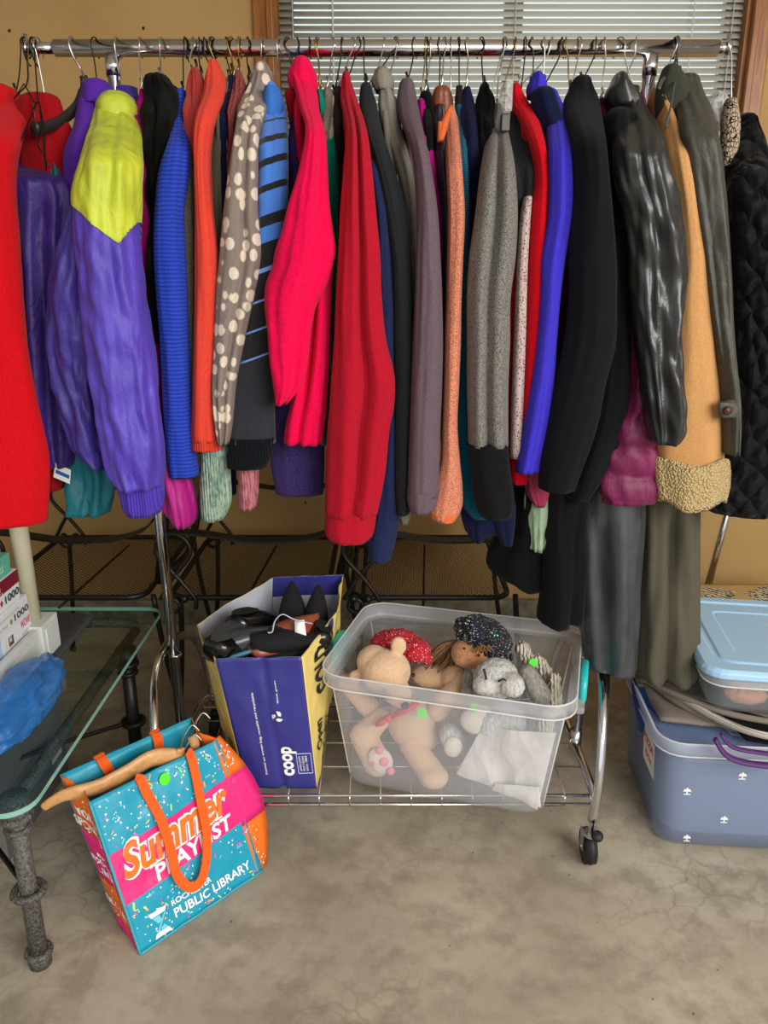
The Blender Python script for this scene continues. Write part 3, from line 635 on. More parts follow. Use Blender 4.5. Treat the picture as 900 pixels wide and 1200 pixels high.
g_('long_fleece_coat', 'plum grey textured fleece coat with long turned sleeve', 'coat', PLG, '103,467,486 118,465,489 140,469,493 170,480,500 200,485,506 250,488,513 300,487,516 350,486,518 400,484,519 450,482,518 500,480,516 550,478,515 580,477,514', 486, Y=1.495, fold=.06, ry=.038, cuff=(PLG, '574,477,514 586,477,513 597,480,508', dict(Y=1.495, ry=.040)))
g_('knit_pullover', 'magenta knit top as a thin strip right of plum grey fleece', 'top', MAG, '121,488,499 140,488,503 170,492,507 200,498,511 250,505,518 300,510,522 350,512,521 450,512,520', 499, Y=1.59, kind='b', fold=.05)
g_('wool_vest', 'thin black vest between magenta top and plum leather', 'vest', BLK_K, '112,492,506 140,500,512 200,504,518 300,510,522', 505, Y=1.635, fold=.05, kind='s')
g_('leather_jacket', 'dark plum leather jacket behind peach marl sweater', 'jacket', DPL, '128,508,522 145,506,524 170,508,528 210,512,530 250,516,528 350,514,526 450,512,524', 515, Y=1.585, fold=.14, ry=.026)
g_('marl_sweater', 'peach and orange marled sweater with orange zip edge', 'sweater', PCHM, '132,522,534 142,520,538 165,522,539 200,523,542 250,525,545 300,524,543 350,523,541 400,521,540 450,520,538 500,518,536 540,516,539 575,507,542 595,502,541 608,506,534', 528, Y=1.51, fold=.06, ry=.03, kind='s',
   extra=[('zip_edge', ORA, '128,524,530 140,518,527 155,513,523 167,512,519', dict(Y=1.58, ry=.008, fold=.02)), ('cuff', ORA, '600,502,538 609,508,534', dict(Y=1.51, ry=.03, fold=.02))])
g_('leather_jacket', 'rust brown leather jacket with small upright collar', 'jacket', BRL, '106,508,528 118,505,531 130,507,530 160,512,526 200,516,526', 520, Y=1.655, kind='s', fold=.06, hlabel='silver wire hanger crossing the rust brown leather collar')
g_('rib_turtleneck', 'petrol blue ribbed knit turtleneck with curled neck', 'sweater', TRB, '128,532,545 140,534,547 165,536,546 200,538,549 300,538,550 400,536,549 500,534,552 560,538,565 590,540,572 606,552,575', 537, Y=1.56, fold=.05, ry=.025)
g_('cotton_coat', 'ink navy cotton coat left of black fluffy coat', 'coat', NAV2, '107,542,552 120,538,556 150,540,560 200,545,562 300,548,564 400,550,566', 548, Y=1.60, kind='s', fold=.06, extra=[('brown_lining', DBR, '114,533,541 125,533,542', dict(Y=1.67, ry=.02))])
g_('fluffy_coat', 'black fluffy coat rising left of grey tweed coat', 'coat', FUR, '107,561,573 118,557,580 140,556,580 200,556,580 300,556,582', 563, Y=1.62, fold=.2, wr=.2, ry=.035)
g_('wool_blazer', 'ink navy jacket sleeves showing below the grey tweed coat', 'jacket', NAV2, '140,566,574 300,560,590 450,555,595 560,545,600 600,540,603 620,545,600', 590, Y=1.60, fold=.1, extra=[('left_cuff', NAV2, '590,540,575 612,542,575 632,552,566', dict(Y=1.58, ry=.03)), ('right_cuff', NAV2, '590,570,604 615,576,603 635,586,600', dict(Y=1.57, ry=.03))], kind='s', body=560)
g_('tweed_coat', 'grey tweed coat with black lower sleeve', 'coat', GTW, '134,575,588 145,571,592 170,568,598 200,563,603 250,557,606 300,550,604 350,547,598 400,547,597 450,547,595 521,549,595', 604, Y=1.50, kind='b', fold=.06, ry=.045, nseg=44, grooves=[(95, .22, .45)], cuff=(BLK_W, '519,548,595 550,552,598 585,556,602 603,562,600', dict(Y=1.50, ry=.045)), bx=582)
g_('jersey_dress', 'charcoal jersey dress with folded top next to red jersey', 'dress', CHJ, '132,600,618 145,596,626 170,594,629 200,597,630 215,600,629 260,602,622 350,600,616 450,598,612', 615, Y=1.56, fold=.12, ry=.03, grooves=[(110, .3, .2)], body=560)
g_('mesh_jersey', 'pale pink perforated mesh jersey strip left of red jersey', 'jersey', MES, '222,616,624 250,610,622 300,606,619 400,602,616 480,599,613 536,597,612', 624, Y=1.525, fold=.04, ry=.02, reach=10, bx=618)
g_('red_undershirt', 'bright red top with hem below the pale mesh jersey', 'top', BRD, '230,600,612 300,596,608 400,594,610 500,594,622 540,595,622 566,598,618', 638, Y=1.56, fold=.06, ry=.02, bx=626, reach=10, kind='s')
g_('red_jersey', 'scarlet jersey shirt with upright collar left of blue violet jacket', 'shirt', BRD, '106,597,610 118,596,617 135,606,628 160,618,636 200,626,643 250,622,644 300,619,642 350,617,640 400,615,638 450,613,632 500,611,626 550,610,618', 647, Y=1.53, fold=.06, ry=.03, kind='s', bx=608, hlabel='silver wire hanger of the scarlet jersey shirt')
g_('hooded_jacket', 'blue violet hooded jersey jacket with slim sleeve', 'jacket', RVI, '112,628,654 125,634,660 150,640,666 200,643,670 250,642,670 300,634,662 350,632,656 400,628,652 450,622,649 500,614,643 530,609,636 552,604,632', 659, Y=1.505, fold=.07, ry=.032, grooves=[(65, .3, .15)], bx=634,
   extra=[('hood', RVI, '94,622,636 100,618,640 114,618,640', dict(Y=1.67, ry=.035, fold=.05)), ('shoulder_panel', NAV2, '112,622,650 130,626,656 160,636,662 185,642,664', dict(Y=1.60, ry=.035)), ('pocket_puff', fab('pale_blue_nylon', '#5570c8', 'satin'), '262,658,670 280,656,671 298,654,664', dict(Y=1.54, ry=.02))])
g_('burgundy_cardigan', 'burgundy wool cardigan strip right of blue violet jacket', 'cardigan', BUR, '112,664,672 160,664,676 250,656,672 350,652,668 450,645,664 500,640,660 540,632,655', 663, Y=1.60, fold=.06, kind='b')
g_('lined_vest', 'black vest with khaki lining edge left of black wool coat', 'vest', BLK_K, '118,664,672 150,668,682 200,672,688 260,668,684', 678, Y=1.60, fold=.08, kind='s', extra=[('lining_edge', KHA, '165,672,680 185,673,684 205,674,684 232,672,679', dict(Y=1.575, ry=.010, fold=.02))])
g_('mint_shell_jacket', 'pale mint nylon jacket with gathered cuff below red jersey', 'jacket', MNL, '540,620,650 570,616,655 600,615,655 625,618,645 641,620,638', None, Y=1.60, fold=.3, wr=.25, ry=.03, top=False, bx=645, body=620, domed=False)
g_('pink_knit_sweater', 'dusty pink knit sweater with cuff peeping out beside mint nylon', 'sweater', DPK, '520,616,645 560,614,644 580,618,643 592,626,638', None, Y=1.575, fold=.1, top=False, ry=.022, bx=652, body=570, domed=False)
g_('long_wool_coat', 'long black wool coat with wide cuffless sleeve', 'coat', BLK_W, '103,668,692 115,662,699 135,660,704 160,668,708 200,674,712 250,671,716 300,668,720 350,668,721 400,662,720 450,652,708 500,642,698 540,634,684 571,631,672', 698, Y=1.485, fold=.07, ry=.05, nseg=40, bx=680, body=640,
   extra=[('coat_front', BLK_W, '560,640,690 620,636,685 680,634,683 724,630,682', dict(Y=1.60, ry=.06, fold=.15, grooves=[(70, .15, .25)], nseg=40)), ('second_sleeve', BLK_W, '260,700,736 350,702,738 430,700,740 490,688,740 530,674,725 560,668,705 582,664,688', dict(Y=1.545, ry=.045))])
g_('wool_skirt', 'black flared skirt hem below the navy sleeves', 'skirt', BLK_K, '560,600,640 620,585,648 650,570,650 665,572,650 680,590,648', None, Y=1.66, fold=.12, top=False, ry=.07, bx=655, body=600, domed=False, wave=.004)
g_('wool_scarf_jacket', 'burgundy wool jacket with soft collar behind black leather', 'jacket', BUR, '120,700,710 135,699,716 160,702,718 200,708,722 250,710,724', 708, Y=1.62, fold=.08, kind='s')
g_('leather_coat', 'long black leather coat with shiny creased sleeve', 'coat', LEA, '112,716,742 125,712,752 150,719,768 180,720,778 210,722,786 250,732,796 300,738,802 330,739,804 350,740,800 380,744,797 400,746,796 450,752,799 490,757,801 505,759,801 517,762,792', 745, Y=1.47, fold=.12, wr=.13, nseg=60, nrow=100, ry=.052, fy=1.6, kind='s', grooves=[(105, .3, .15)], bx=726, body=640,
   extra=[('collar', LEA, '98,717,733 106,711,742 120,709,752 128,714,748', dict(Y=1.64, ry=.045, fold=.04)), ('coat_front', BLK_W, '140,706,745 250,708,752 350,728,756 450,738,764 560,716,760', dict(Y=1.57, ry=.045)),
          ('coat_hem', LEAG, '560,672,752 620,676,750 680,680,748 730,682,747 778,688,744', dict(Y=1.62, ry=.075, fold=.12, nseg=48, grooves=[(125, .3, .2)])),
          ('belt_end', BLK_K, '770,711,716 795,710,715 818,709,714', dict(Y=1.62, ry=.003, fold=0))])
g_('puffer_jacket', 'burgundy puffer jacket sleeve showing below leather coat', 'jacket', BPU, '120,744,752 300,730,752 440,735,765 476,726,770 490,714,769 504,712,770 512,708,769 530,704,770 544,704,770 552,702,770 572,702,770 588,706,769', 725, Y=1.535, fold=.08, wr=.12, ry=.04, nseg=48, nrow=130, puff=.22, kind='s', bx=748)
g_('shearling_coat', 'camel suede coat with cream sherpa cuff', 'coat', TAN, '118,762,774 145,770,788 170,774,799 200,778,806 250,785,814 300,786,826 350,782,831 400,782,836 450,778,843 500,770,846 545,768,847', 790, Y=1.53, fold=.05, ry=.05, kind='s', bx=766,
   cuff=(SHE, '538,767,853 550,766,854 570,768,853 588,770,850', dict(Y=1.515, ry=.05, fold=.12, nseg=40, wave=.009)))
g_('trench_coat', 'olive trench coat with big lapel and buttoned sleeve tab', 'coat', OLI, '96,790,818 112,788,824 130,794,833 160,798,840 200,806,846 250,812,851 300,820,854 350,826,856 400,834,858 450,842,862 480,845,864 530,846,862', 790, Y=1.50, fold=.12, ry=.034, wr=.04, bx=796, body=520,
   extra=[('lapel', OLD, '84,776,796 100,770,812 130,768,822 165,776,806 178,786,800', dict(Y=1.64, ry=.03, fold=.08)), ('coat_hem', fab('olive_drab_wool', '#5d584a', 'wool'), '560,748,818 620,748,818 680,746,818 740,744,816 780,743,815 790,748,812', dict(Y=1.655, ry=.075, fold=.12, nseg=48, grooves=[(100, .25, .3), (50, .15, .12)])),
          ('sleeve_tab', OLI, '472,842,862 480,842,867 490,846,862', dict(Y=1.458, ry=.006, fold=0))])
p = at(853, 481, 1.4505)
g = G(); g.cyl(p, p+Vector((0, -.003, 0)), .0085, 16); g.build('tab_button', plain('brown_button', '#4a2a22', .4), bpy.data.objects.get('trench_coat'))
g_('quilted_jacket', 'black scallop quilted jacket with leopard print lining at far right', 'jacket', QUI, '150,862,878 165,858,888 185,856,895 240,854,905 300,855,912 400,856,920 500,850,925 560,835,925 590,820,915 598,830,905', 852, Y=1.55, fold=.07, ry=.06, nseg=48, kind='s', bx=858,
   extra=[('leopard_collar', LEO, '120,850,862 135,846,866 160,845,866 190,843,862 230,842,856', dict(Y=1.62, ry=.02, fold=.05)), ('jacket_front', QUI, '200,845,880 300,850,890 400,854,890 500,850,890 560,838,890', dict(Y=1.60, ry=.03))])
# plastic wrap left round the neck of the quilted jacket
n = N('clear_film'); n.b.inputs['Base Color'].default_value = (.8, .8, .8, 1); n.set(Roughness=.15); n.b.inputs['Alpha'].default_value = .35; n.bump(n.noise(60, 4, dist=1), 1, .01); FILM = n.m
v, f, _, _ = loft('116,832,846 125,824,850 140,826,850 152,832,847', Y=1.67, ry=.03, top=False, fold=.5, wr=.4, nseg=30)
tag(mesh('plastic_film', v, f, FILM, None, origin=at(838, 130, 1.67)), 'crumpled clear plastic film wrapped on hanger above the quilted jacket', 'plastic film')
# black plastic hanger turned to the room, its arm standing free
BLKP = plain('black_plastic', '#262422', .45)
t = thing('plastic_hanger', 'empty-shouldered black plastic hanger turned outward left of violet jacket', 'clothes hanger', at(85, 54, YR), 'hangers on the rack rail')
g = G(); q = at(98, 90, YR-.02); g.tube(hook_path(xr(85), q.x, q.z, Yn=YR-.02), .0021, 8); g.build('hook', WIRE_S, t)
g = G(); pts = [at(98, 90, 1.68), at(97, 108, 1.675), at(90, 125, 1.66), at(72, 141, 1.62), at(55, 149, 1.58), at(40, 151, 1.55)]
g.tube(smooth_path(pts, 5), [.004]+[.0075]*4+[.011]*16+[.0125]*5, 10, flat=.8); g.build('arm_bar', BLKP, t)
g = G(); pts = [at(98, 90, 1.68), at(103, 104, 1.70), at(112, 112, 1.74)]; g.tube(smooth_path(pts, 5), .008, 10, flat=.8); g.build('arm_bar', BLKP, t)
# spare hooks between the clothes
for hx, ny, kd, lab in ((112, 106, 'd', 'short twisted dark wire hanger hooked just left of the rack post'), (234, 92, 'd', 'first dark wire hanger in the bundle left of coral sweater'), (250, 92, 'd', 'dark wire hanger crowding the coral sweater collar'),
                        (272, 92, 'b', 'brassy wire hanger with twisted neck above rose sweater'), (290, 92, 'd', 'dark wire hanger between rose sweater and spotted robe'), (348, 82, 'd', 'dark wire hanger above left side of fuchsia collar'),
                        (373, 110, 'b', 'brassy wire hanger touching right edge of fuchsia collar'), (426, 106, 'd', 'dark wire hanger beside the charcoal green coat collar'), (499, 115, 'd', 'dark wire hanger with torn black ribbon above magenta top')):
    hanger(hx, hx+2, ny, lab, kd, half=.06, drop=.03)
TWI = WIRE_D
for hx, pts, lab in ((31, [(31, 55), (33, 90), (31, 100), (17, 115), (28, 98), (42, 122), (14, 190), (10, 192)], 'bent open wire hanger dangling at the far left rail end'),
                     (40, [(40, 56), (44, 110), (52, 150), (54, 200), (46, 120), (38, 120), (44, 170), (58, 195)], 'twisted wire hanger chained below the left rail end')):
    t = thing('wire_hanger', lab, 'clothes hanger', at(hx, 54, YR), 'hangers on the rack rail')
    q = at(pts[0][0], pts[0][1]+6, YR-.014); g = G(); g.tube(hook_path(at(hx, 54, YR).x, q.x, q.z-.02), .0016, 6); g.build('hook', WIRE_D, t)
    g = G(); g.tube([at(a, b, YR-.02-.0015*(b-55)) for a, b in pts], .0015, 6); g.build('bent_wire', WIRE_D, t)
CLR = plain('clear_clip_plastic', '#8e8d88', .2)
t = thing('clip_hanger', 'clear plastic clip hanger gripping the top of the grey tweed coat', 'clothes hanger', at(586, 54, YR), 'hangers on the rack rail')
g = G(); q = at(583, 112, 1.66); g.tube(hook_path(xr(590), q.x, q.z, Yn=1.66), .0016, 6); g.build('hook', WIRE_S, t)
g = G(); a = at(587, 128, 1.64); g.box(a-Vector((.007, .1, .022)), a+Vector((.007, .0, .03))); bevel(g.build('arm_bar', FILM, t, smooth=False), .003)
g = G(); a = at(592, 142, 1.57); g.box(a-Vector((.008, .008, .018)), a+Vector((.008, .008, .012))); bevel(g.build('clip', plain('dark_clip', '#38332e', .4), t, smooth=False), .002)
t = thing('tube_hanger', 'large grey plastic hanger turned toward the camera above the trench coat', 'clothes hanger', at(795, 54, YR), 'hangers on the rack rail')
DG = plain('dark_grey_plastic', '#44444a', .4); q = at(796, 80, 1.66)
g = G(); g.tube(hook_path(xr(792), q.x, q.z, Yn=1.66), .0028, 8); g.build('hook', DG, t)
g = G(); g.tube(smooth_path([q, at(778, 92, 1.62), at(772, 104, 1.59)], 4), .0035, 8); g.tube(smooth_path([q, at(790, 100, 1.60), at(786, 125, 1.57), at(780, 150, 1.56)], 4), .002, 8); g.build('arm_bar', DG, t)
# ---------------------------------------------------------------- wrought iron patio chairs
n = N('expanded_metal_mesh'); n.base('#17150f'); n.set(Roughness=.45, Metallic=.3)
sp = n.new('ShaderNodeSeparateXYZ'); n.link(n.co(), sp.inputs[0])
def diamond(n, a, b, ka, kb, thr):
    s1 = n.math('ABSOLUTE', n.math('SINE', n.math('MULTIPLY', a, ka))); s2 = n.math('ABSOLUTE', n.math('SINE', n.math('MULTIPLY', b, kb)))
    return n.math('LESS_THAN', n.math('ABSOLUTE', n.math('SUBTRACT', s1, s2)), thr)
hz = n.math('ADD', sp.outputs['X'], n.math('MULTIPLY', sp.outputs['Z'], 1.0))
rawa = n.math('ADD', n.math('MULTIPLY', hz, 200), n.math('MULTIPLY', sp.outputs['Y'], 235)); rawb = n.math('SUBTRACT', n.math('MULTIPLY', hz, 200), n.math('MULTIPLY', sp.outputs['Y'], 235))
la = n.math('LESS_THAN', n.math('ABSOLUTE', n.math('SINE', rawa)), .50); lb = n.math('LESS_THAN', n.math('ABSOLUTE', n.math('SINE', rawb)), .50)
al = n.math('MAXIMUM', la, lb); n.link(al, n.b.inputs['Alpha']); MESHM = n.m
# (wires cross as stretched diamonds; the holes between them are open)
def chair(ox, label):
    t = thing('patio_chair', label, 'chair', (ox-.37, 2.24, 0), 'patio chairs along the wall')
    x0, x1, y0, y1, zs = -.60+ox, -.16+ox, 1.98, 2.50, .43
    g = G()
    v = []; nn = 10
    for j in range(nn+1):
        for i in range(nn+1):
            u, w_ = i/nn, j/nn; v.append((x0+(x1-x0)*u, y0+(y1-y0)*w_, zs-.018*math.sin(PI*u)*math.sin(PI*w_)))
    f = [(j*(nn+1)+i, j*(nn+1)+i+1, (j+1)*(nn+1)+i+1, (j+1)*(nn+1)+i) for j in range(nn) for i in range(nn)]
    mesh('seat', v, f, MESHM, t)
    g = G(); g.tube([(p[0], p[1], zs) for p in rrect(x0, y0, x1, y1, .05, 4)+[rrect(x0, y0, x1, y1, .05, 4)[0]]], .0085, 8); g.build('seat_frame', IRON, t)
    # backrest leaning away at the right
    bl_, bt = Vector((x1+.03, 0, zs+.03)), Vector((x1+.13, 0, .93))
    def Pb(u, v_): q = bl_.lerp(bt, v_); ins = .05*(1-v_)**2; return Vector((q.x+.03*math.sin(PI*u), y0+ins+(y1-y0-2*ins)*u, q.z-.03*(1-math.sin(PI*u))*v_))
    v = [Pb(i/8, j/8) for j in range(9) for i in range(9)]; f = [(j*9+i, j*9+i+1, (j+1)*9+i+1, (j+1)*9+i) for j in range(8) for i in range(8)]
    mesh('backrest', v, f, MESHM, t)
    g = G(); rim = [Pb(0, k/6) for k in range(7)]+[Pb(k/8, 1) for k in range(1, 9)]+[Pb(1, 1-k/6) for k in range(1, 7)]; g.tube(rim+[Pb(.5, 0), Pb(0, 0)], .012, 8); g.build('backrest_frame', IRON, t)
    for yy in (y0-.01, y1+.01):
        g = G(); pts = [(x0-.02, yy, .605), (x0+.0, yy, .622), (x0+.10, yy, .62), (x0+.24, yy, .600), (x1-.06, yy, .605), (x1+.02, yy, .63), (x1+.05, yy, .66)]
        pts = smooth_path(pts, 5); fr = []; v = []; f = []
        for i, p in enumerate(pts):
            for dy, dz in ((-.02, 0), (.02, 0), (.02, .006), (-.02, .006)): v.append((p.x, p.y+dy, p.z+dz))
        for i in range(len(pts)-1):
            for j in range(4): f.append((i*4+j, i*4+(j+1) % 4, i*4+4+(j+1) % 4, i*4+4+j))
        f += [(0, 1, 2, 3), tuple(len(v)-4+j for j in (3, 2, 1, 0))]
        mesh('armrest', v, f, IRON, t, smooth=False)
        # crossed loop under the front of the arm
        xc = x0+.025; lp = [(xc-.045, yy, zs+.0), (xc-.01, yy, zs+.06), (xc+.045, yy, zs+.13), (xc+.035, yy, zs+.175), (xc, yy, zs+.19), (xc-.035, yy, zs+.175), (xc-.045, yy, zs+.13), (xc+.01, yy, zs+.06), (xc+.05, yy, zs+.0), (xc+.05, yy, zs-.03)]
        g = G(); g.tube(smooth_path(lp, 5), .0062, 8); g.ball((xc-.02, yy, zs), .012); g.ball((xc+.02, yy, zs), .012); g.torus((xc-.015, yy, zs-.02), .02, .006, 'Y', 16, 6); g.build('arm_scroll', IRON, t)
    for xx, yy, dx in ((x0+.03, y0+.01, -.035), (x0+.03, y1-.01, -.035), (x1+.02, y0+.02, .06), (x1+.02, y1-.02, .06)):
        g = G(); g.tube(smooth_path([(xx, yy, zs), (xx+dx*.3, yy, .25), (xx+dx, yy, .008)], 4), .008, 8); g.ball((xx+dx, yy, .012), .012, .012, .011, nu=8, nv=6); g.build('leg', IRON, t)
    g = G()
    for xx in (x0+.20,): g.tube([(xx, y0, zs-.03), (xx+.03, y1, zs-.03)], .004, 6)
    g.build('under_strap', IRON, t)
chair(-.51, 'black iron mesh patio chair nearest the beige shelf post at left')
chair(0, 'black iron mesh patio chair behind the blue and yellow grocery bag')
chair(.51, 'black iron mesh patio chair behind the clear tub of stuffed animals')

# ---------------------------------------------------------------- glass topped side table
n = N('green_edged_glass'); n.base('#2c4742'); n.set(Roughness=.03)
tr = n.new('ShaderNodeBsdfTransparent'); tr.inputs[0].default_value = (.80, .90, .87, 1); gl = n.new('ShaderNodeBsdfGlossy'); gl.inputs['Roughness'].default_value = .02
mx = n.new('ShaderNodeMixShader'); fr = n.new('ShaderNodeFresnel'); fr.inputs['IOR'].default_value = 1.6; gm = n.new('ShaderNodeNewGeometry')
n.link(n.math('MULTIPLY', fr.outputs[0], n.math('SUBTRACT', 1, gm.outputs['Backfacing'])), mx.inputs[0]); n.link(tr.outputs[0], mx.inputs[1]); n.link(gl.outputs[0], mx.inputs[2]); n.link(mx.outputs[0], n.out.inputs[0]); TGL = n.m
n = N('glass_edge'); n.base('#8fc4b6'); n.set(Roughness=.08, Alpha=.85); n.b.inputs['Emission Strength'].default_value = 0; GED = n.m
n = N('stone_textured_iron'); n.base(n.ramp(n.noise(220, 3), [(.35, '#35332f'), (.65, '#6a6762')])); n.set(Roughness=.6); n.bump(n.noise(160, 3), .8, .003); STI = n.m
tt = thing('glass_table', 'low glass-topped side table with grey textured iron frame at left edge', 'table', (-.95, 1.5, 0))
TZ = .388; pts = rrect(-1.32, 1.115, -.617, 1.985, .05, 6)
g = G(); g.loftpoly([(pts, TZ), (pts, TZ+.0105)]); o = g.build('glass_top', TGL, tt, smooth=False)
o.data.materials.append(GED)
for p in o.data.polygons:
    if abs(p.normal.z) < .5: p.material_index = 1
for xx, yy in ((-.672, 1.18), (-.655, 1.76), (-1.27, 1.18), (-1.27, 1.90)):
    g = G(); g.cyl((xx, yy, 0), (xx, yy, TZ-.03), .0165, 16)
    g.cyl((xx, yy, 0), (xx, yy, .035), .021, 16)
    for z, r1, r2 in ((.030, .020, .007), (TZ-.045, .022, .008), (TZ-.07, .020, .006)): g.torus((xx, yy, z), r1, r2)
    g.torus((xx, yy, .175), .026, .0075); g.cyl((xx, yy, TZ-.045), (xx, yy, TZ-.002), .026, 16); g.build('leg', STI if yy < 1.5 else IRON, tt)
g = G(); ring = [(p[0], p[1], TZ-.016) for p in rrect(-1.28, 1.16, -.672, 1.94, .05, 4)]; g.tube(ring+[ring[0]], .0135, 10); g.build('top_frame', STI, tt)
g = G()
g.tube(smooth_path([(-.672, 1.18, .175), (-.80, 1.30, .19), (-.97, 1.47, .20), (-1.15, 1.32, .19), (-1.27, 1.18, .175)], 5), .0055, 8)
g.tube(smooth_path([(-.655, 1.76, .175), (-.82, 1.62, .19), (-.97, 1.47, .20), (-1.12, 1.70, .19), (-1.27, 1.90, .175)], 5), .0055, 8); g.torus((-.97, 1.47, .2), .04, .006); g.build('stretcher', IRON, tt)
# slab, shelf, post
n = N('charcoal_felt'); n.base(n.ramp(n.noise(300, 3), [(.3, '#232426'), (.7, '#4d4f52')])); n.set(Roughness=.95); n.bump(n.noise(200, 3), .6, .002); FELT = n.m
g = G(); g.rbox((-1.20, 1.25, TZ+.0108), (-.785, 1.915, TZ+.026), .03); tag(g.build('table_mat', FELT, origin=(-.95, 1.5, TZ+.0105)), 'charcoal felt-textured board lying on glass table under white shelf', 'board')
SHW = plain('light_grey_plastic', '#cfd3cf', .5); SHD = plain('beige_plastic_post', '#c6c0a4', .5)
Z0 = TZ+.0262; ZS = Z0+.075
sh = thing('plastic_shelf', 'light grey plastic shelf unit with beige round post on table', 'shelf unit', (-.96, 1.45, Z0))
g = G(); g.box((-1.2, 1.10, ZS-.018), (-.822, 1.715, ZS)); bevel(g.build('shelf_board', plain('grey_shelf_top', '#a7a79f', .5), sh, smooth=False), .003)
for k, (ya, yb) in enumerate(((1.10, 1.632),)):
    g = G(); g.box((-.822, ya, Z0+.002), (-.808, yb, ZS+.010)); g.box((-.808, ya+.03, Z0+.012), (-.8055, yb-.02, ZS-.012)); bevel(g.build('side_panel', SHW, sh, smooth=False), .003)
g = G(); g.box((-.875, 1.636, Z0), (-.800, 1.725, ZS+.014)); g.box((-.800, 1.648, Z0+.012), (-.795, 1.715, ZS+.004)); bevel(g.build('corner_bracket', SHW, sh, smooth=False), .004)
g = G(); g.cyl((-.842, 1.682, ZS+.0), (-.842, 1.682, ZS+.62), .0205, 24); g.build('post', SHD, sh)
g = G(); g.box((-1.2, 1.10, ZS+.62), (-.805, 1.725, ZS+.66)); bevel(g.build('shelf_board', SHW, sh, smooth=False), .004)
# puzzle boxes
WB = plain('white_box_card', '#dfe0e2', .35); MRN = plain('maroon_print', '#7d1f33', .35); TLB = plain('mint_box_card', '#5fb39a', .4); DKT = plain('dark_grey_print', '#3b3b40', .5)
PKT = plain('pink_print', '#d63d77', .5); GNT = plain('green_print', '#78b03c', .5); RDT = plain('red_print', '#c52b45', .5); SKY = plain('sky_blue_print', '#a9c6e4', .4); BRN = plain('brown_print', '#6a4238', .5); LGT = plain('pale_grey_print', '#9fa1a6', .5); WTP = plain('white_print', '#f2f2f2', .45)
XF = -.8335
def puzzle(name, label, z0, h, y1, deco, mat=WB, x1=XF):
    t = thing(name, label, 'puzzle box', (x1-.13, y1-.15, z0), 'puzzle boxes on the plastic shelf')
    g = G(); g.box((x1-.26, y1-.36, z0), (x1, y1, z0+h)); bevel(g.build('box_base', mat, t, smooth=False), .0015)
    g = G(); g.box((x1-.2605, y1-.3605, z0+h*.35), (x1+.001, y1+.0005, z0+h+.0006)); bevel(g.build('box_lid', mat, t, smooth=False), .0015)
    P = quadP((x1+.001, y1-.36, z0), (x1+.001, y1, z0), (x1+.001, y1, z0+h), (x1+.001, y1-.36, z0+h))
    deco(t, P, h)
def rect(P, u0, v0, u1, v1, off, mat, name, t):
    vv_, ff = patch(P, 2, 2, u0, u1, v0, v1, off); mesh(name, vv_, ff, mat, t, smooth=False)
def jig(t, P, u, v, su, sv, mat):
    g = G()
    for du, dv, a, b in ((0, 0, .5, .5), (.38, .0, .22, .26), (-.38, .0, .22, .26), (0, .42, .22, .22), (0, -.42, .22, .22)):
        g.add([P(u+su*(du+a*math.cos(q*PI/5)), v+sv*(dv+b*math.sin(q*PI/5)), .0012) for q in range(10)], [tuple(range(10))])
    g.build('jigsaw_mark', mat, t)
def deco1(t, P, h):
    rect(P, .0, .0, 1, .52, .0005, SKY, 'printed_band', t); rect(P, .60, .0, 1, .52, .0007, WB, 'printed_band', t)
    g = L(DKT, t); lettering(g, '1000', P, .80, .60, .19, .17, .0012, .02)
    g = L(PKT, t); lettering(g, 'WOW!', P, .86, .26, .13, .20, .0012, .03); lettering(g, 'puzzle', P, .87, .10, .10, .05, .0012)
    jig(t, P, .755, .66, .028, .12, GNT)
    g = L(LGT, t); lettering(g, 'PIECES PIEZAS TEILE', P, .45, .62, .26, .07, .0012); lettering(g, 'interlocking jigsaw puzzle', P, .45, .84, .42, .05, .0012)
    rect(P, .69, .10, .755, .34, .0010, BRN, 'picture', t); rect(P, .70, .20, .73, .32, .0013, SKY, 'picture', t)
    g = G()
    for k in range(7): g.box(P(.66-.012*(k % 2), .12+.035*k, .0008), P(.667-.012*(k % 2), .135+.035*k, .0012))
    g.build('print_specks', LGT, t)
def deco2(t, P, h):
    rect(P, .0, .56, 1, 1, .0013, MRN, 'printed_band', t)
    g = L(DKT, t); lettering(g, '1000', P, .80, .20, .18, .24, .0016, .02)
    jig(t, P, .755, .30, .028, .17, RDT)
    g = L(WTP, t); lettering(g, 'PUZZLE', P, .62, .70, .14, .12, .0018, .02); lettering(g, 'fully interlocking', P, .58, .60, .2, .05, .0018)
def deco3(t, P, h):
    g = L(WTP, t); lettering(g, 'ADULT PUZZLE', P, .6, .3, .3, .3, .0012)
puzzle('puzzle_box', 'white jigsaw box with green mark and 1000, lowest of the stack', ZS+.0005, .090, 1.655, deco1)
puzzle('puzzle_box', 'jigsaw box with maroon band and red mark, second in the stack', ZS+.0915, .070, 1.635, deco2, x1=XF-.004)
puzzle('puzzle_box', 'mint green jigsaw box on top of the stack under red coat', ZS+.1625, .045, 1.615, deco3, TLB, x1=XF-.006)
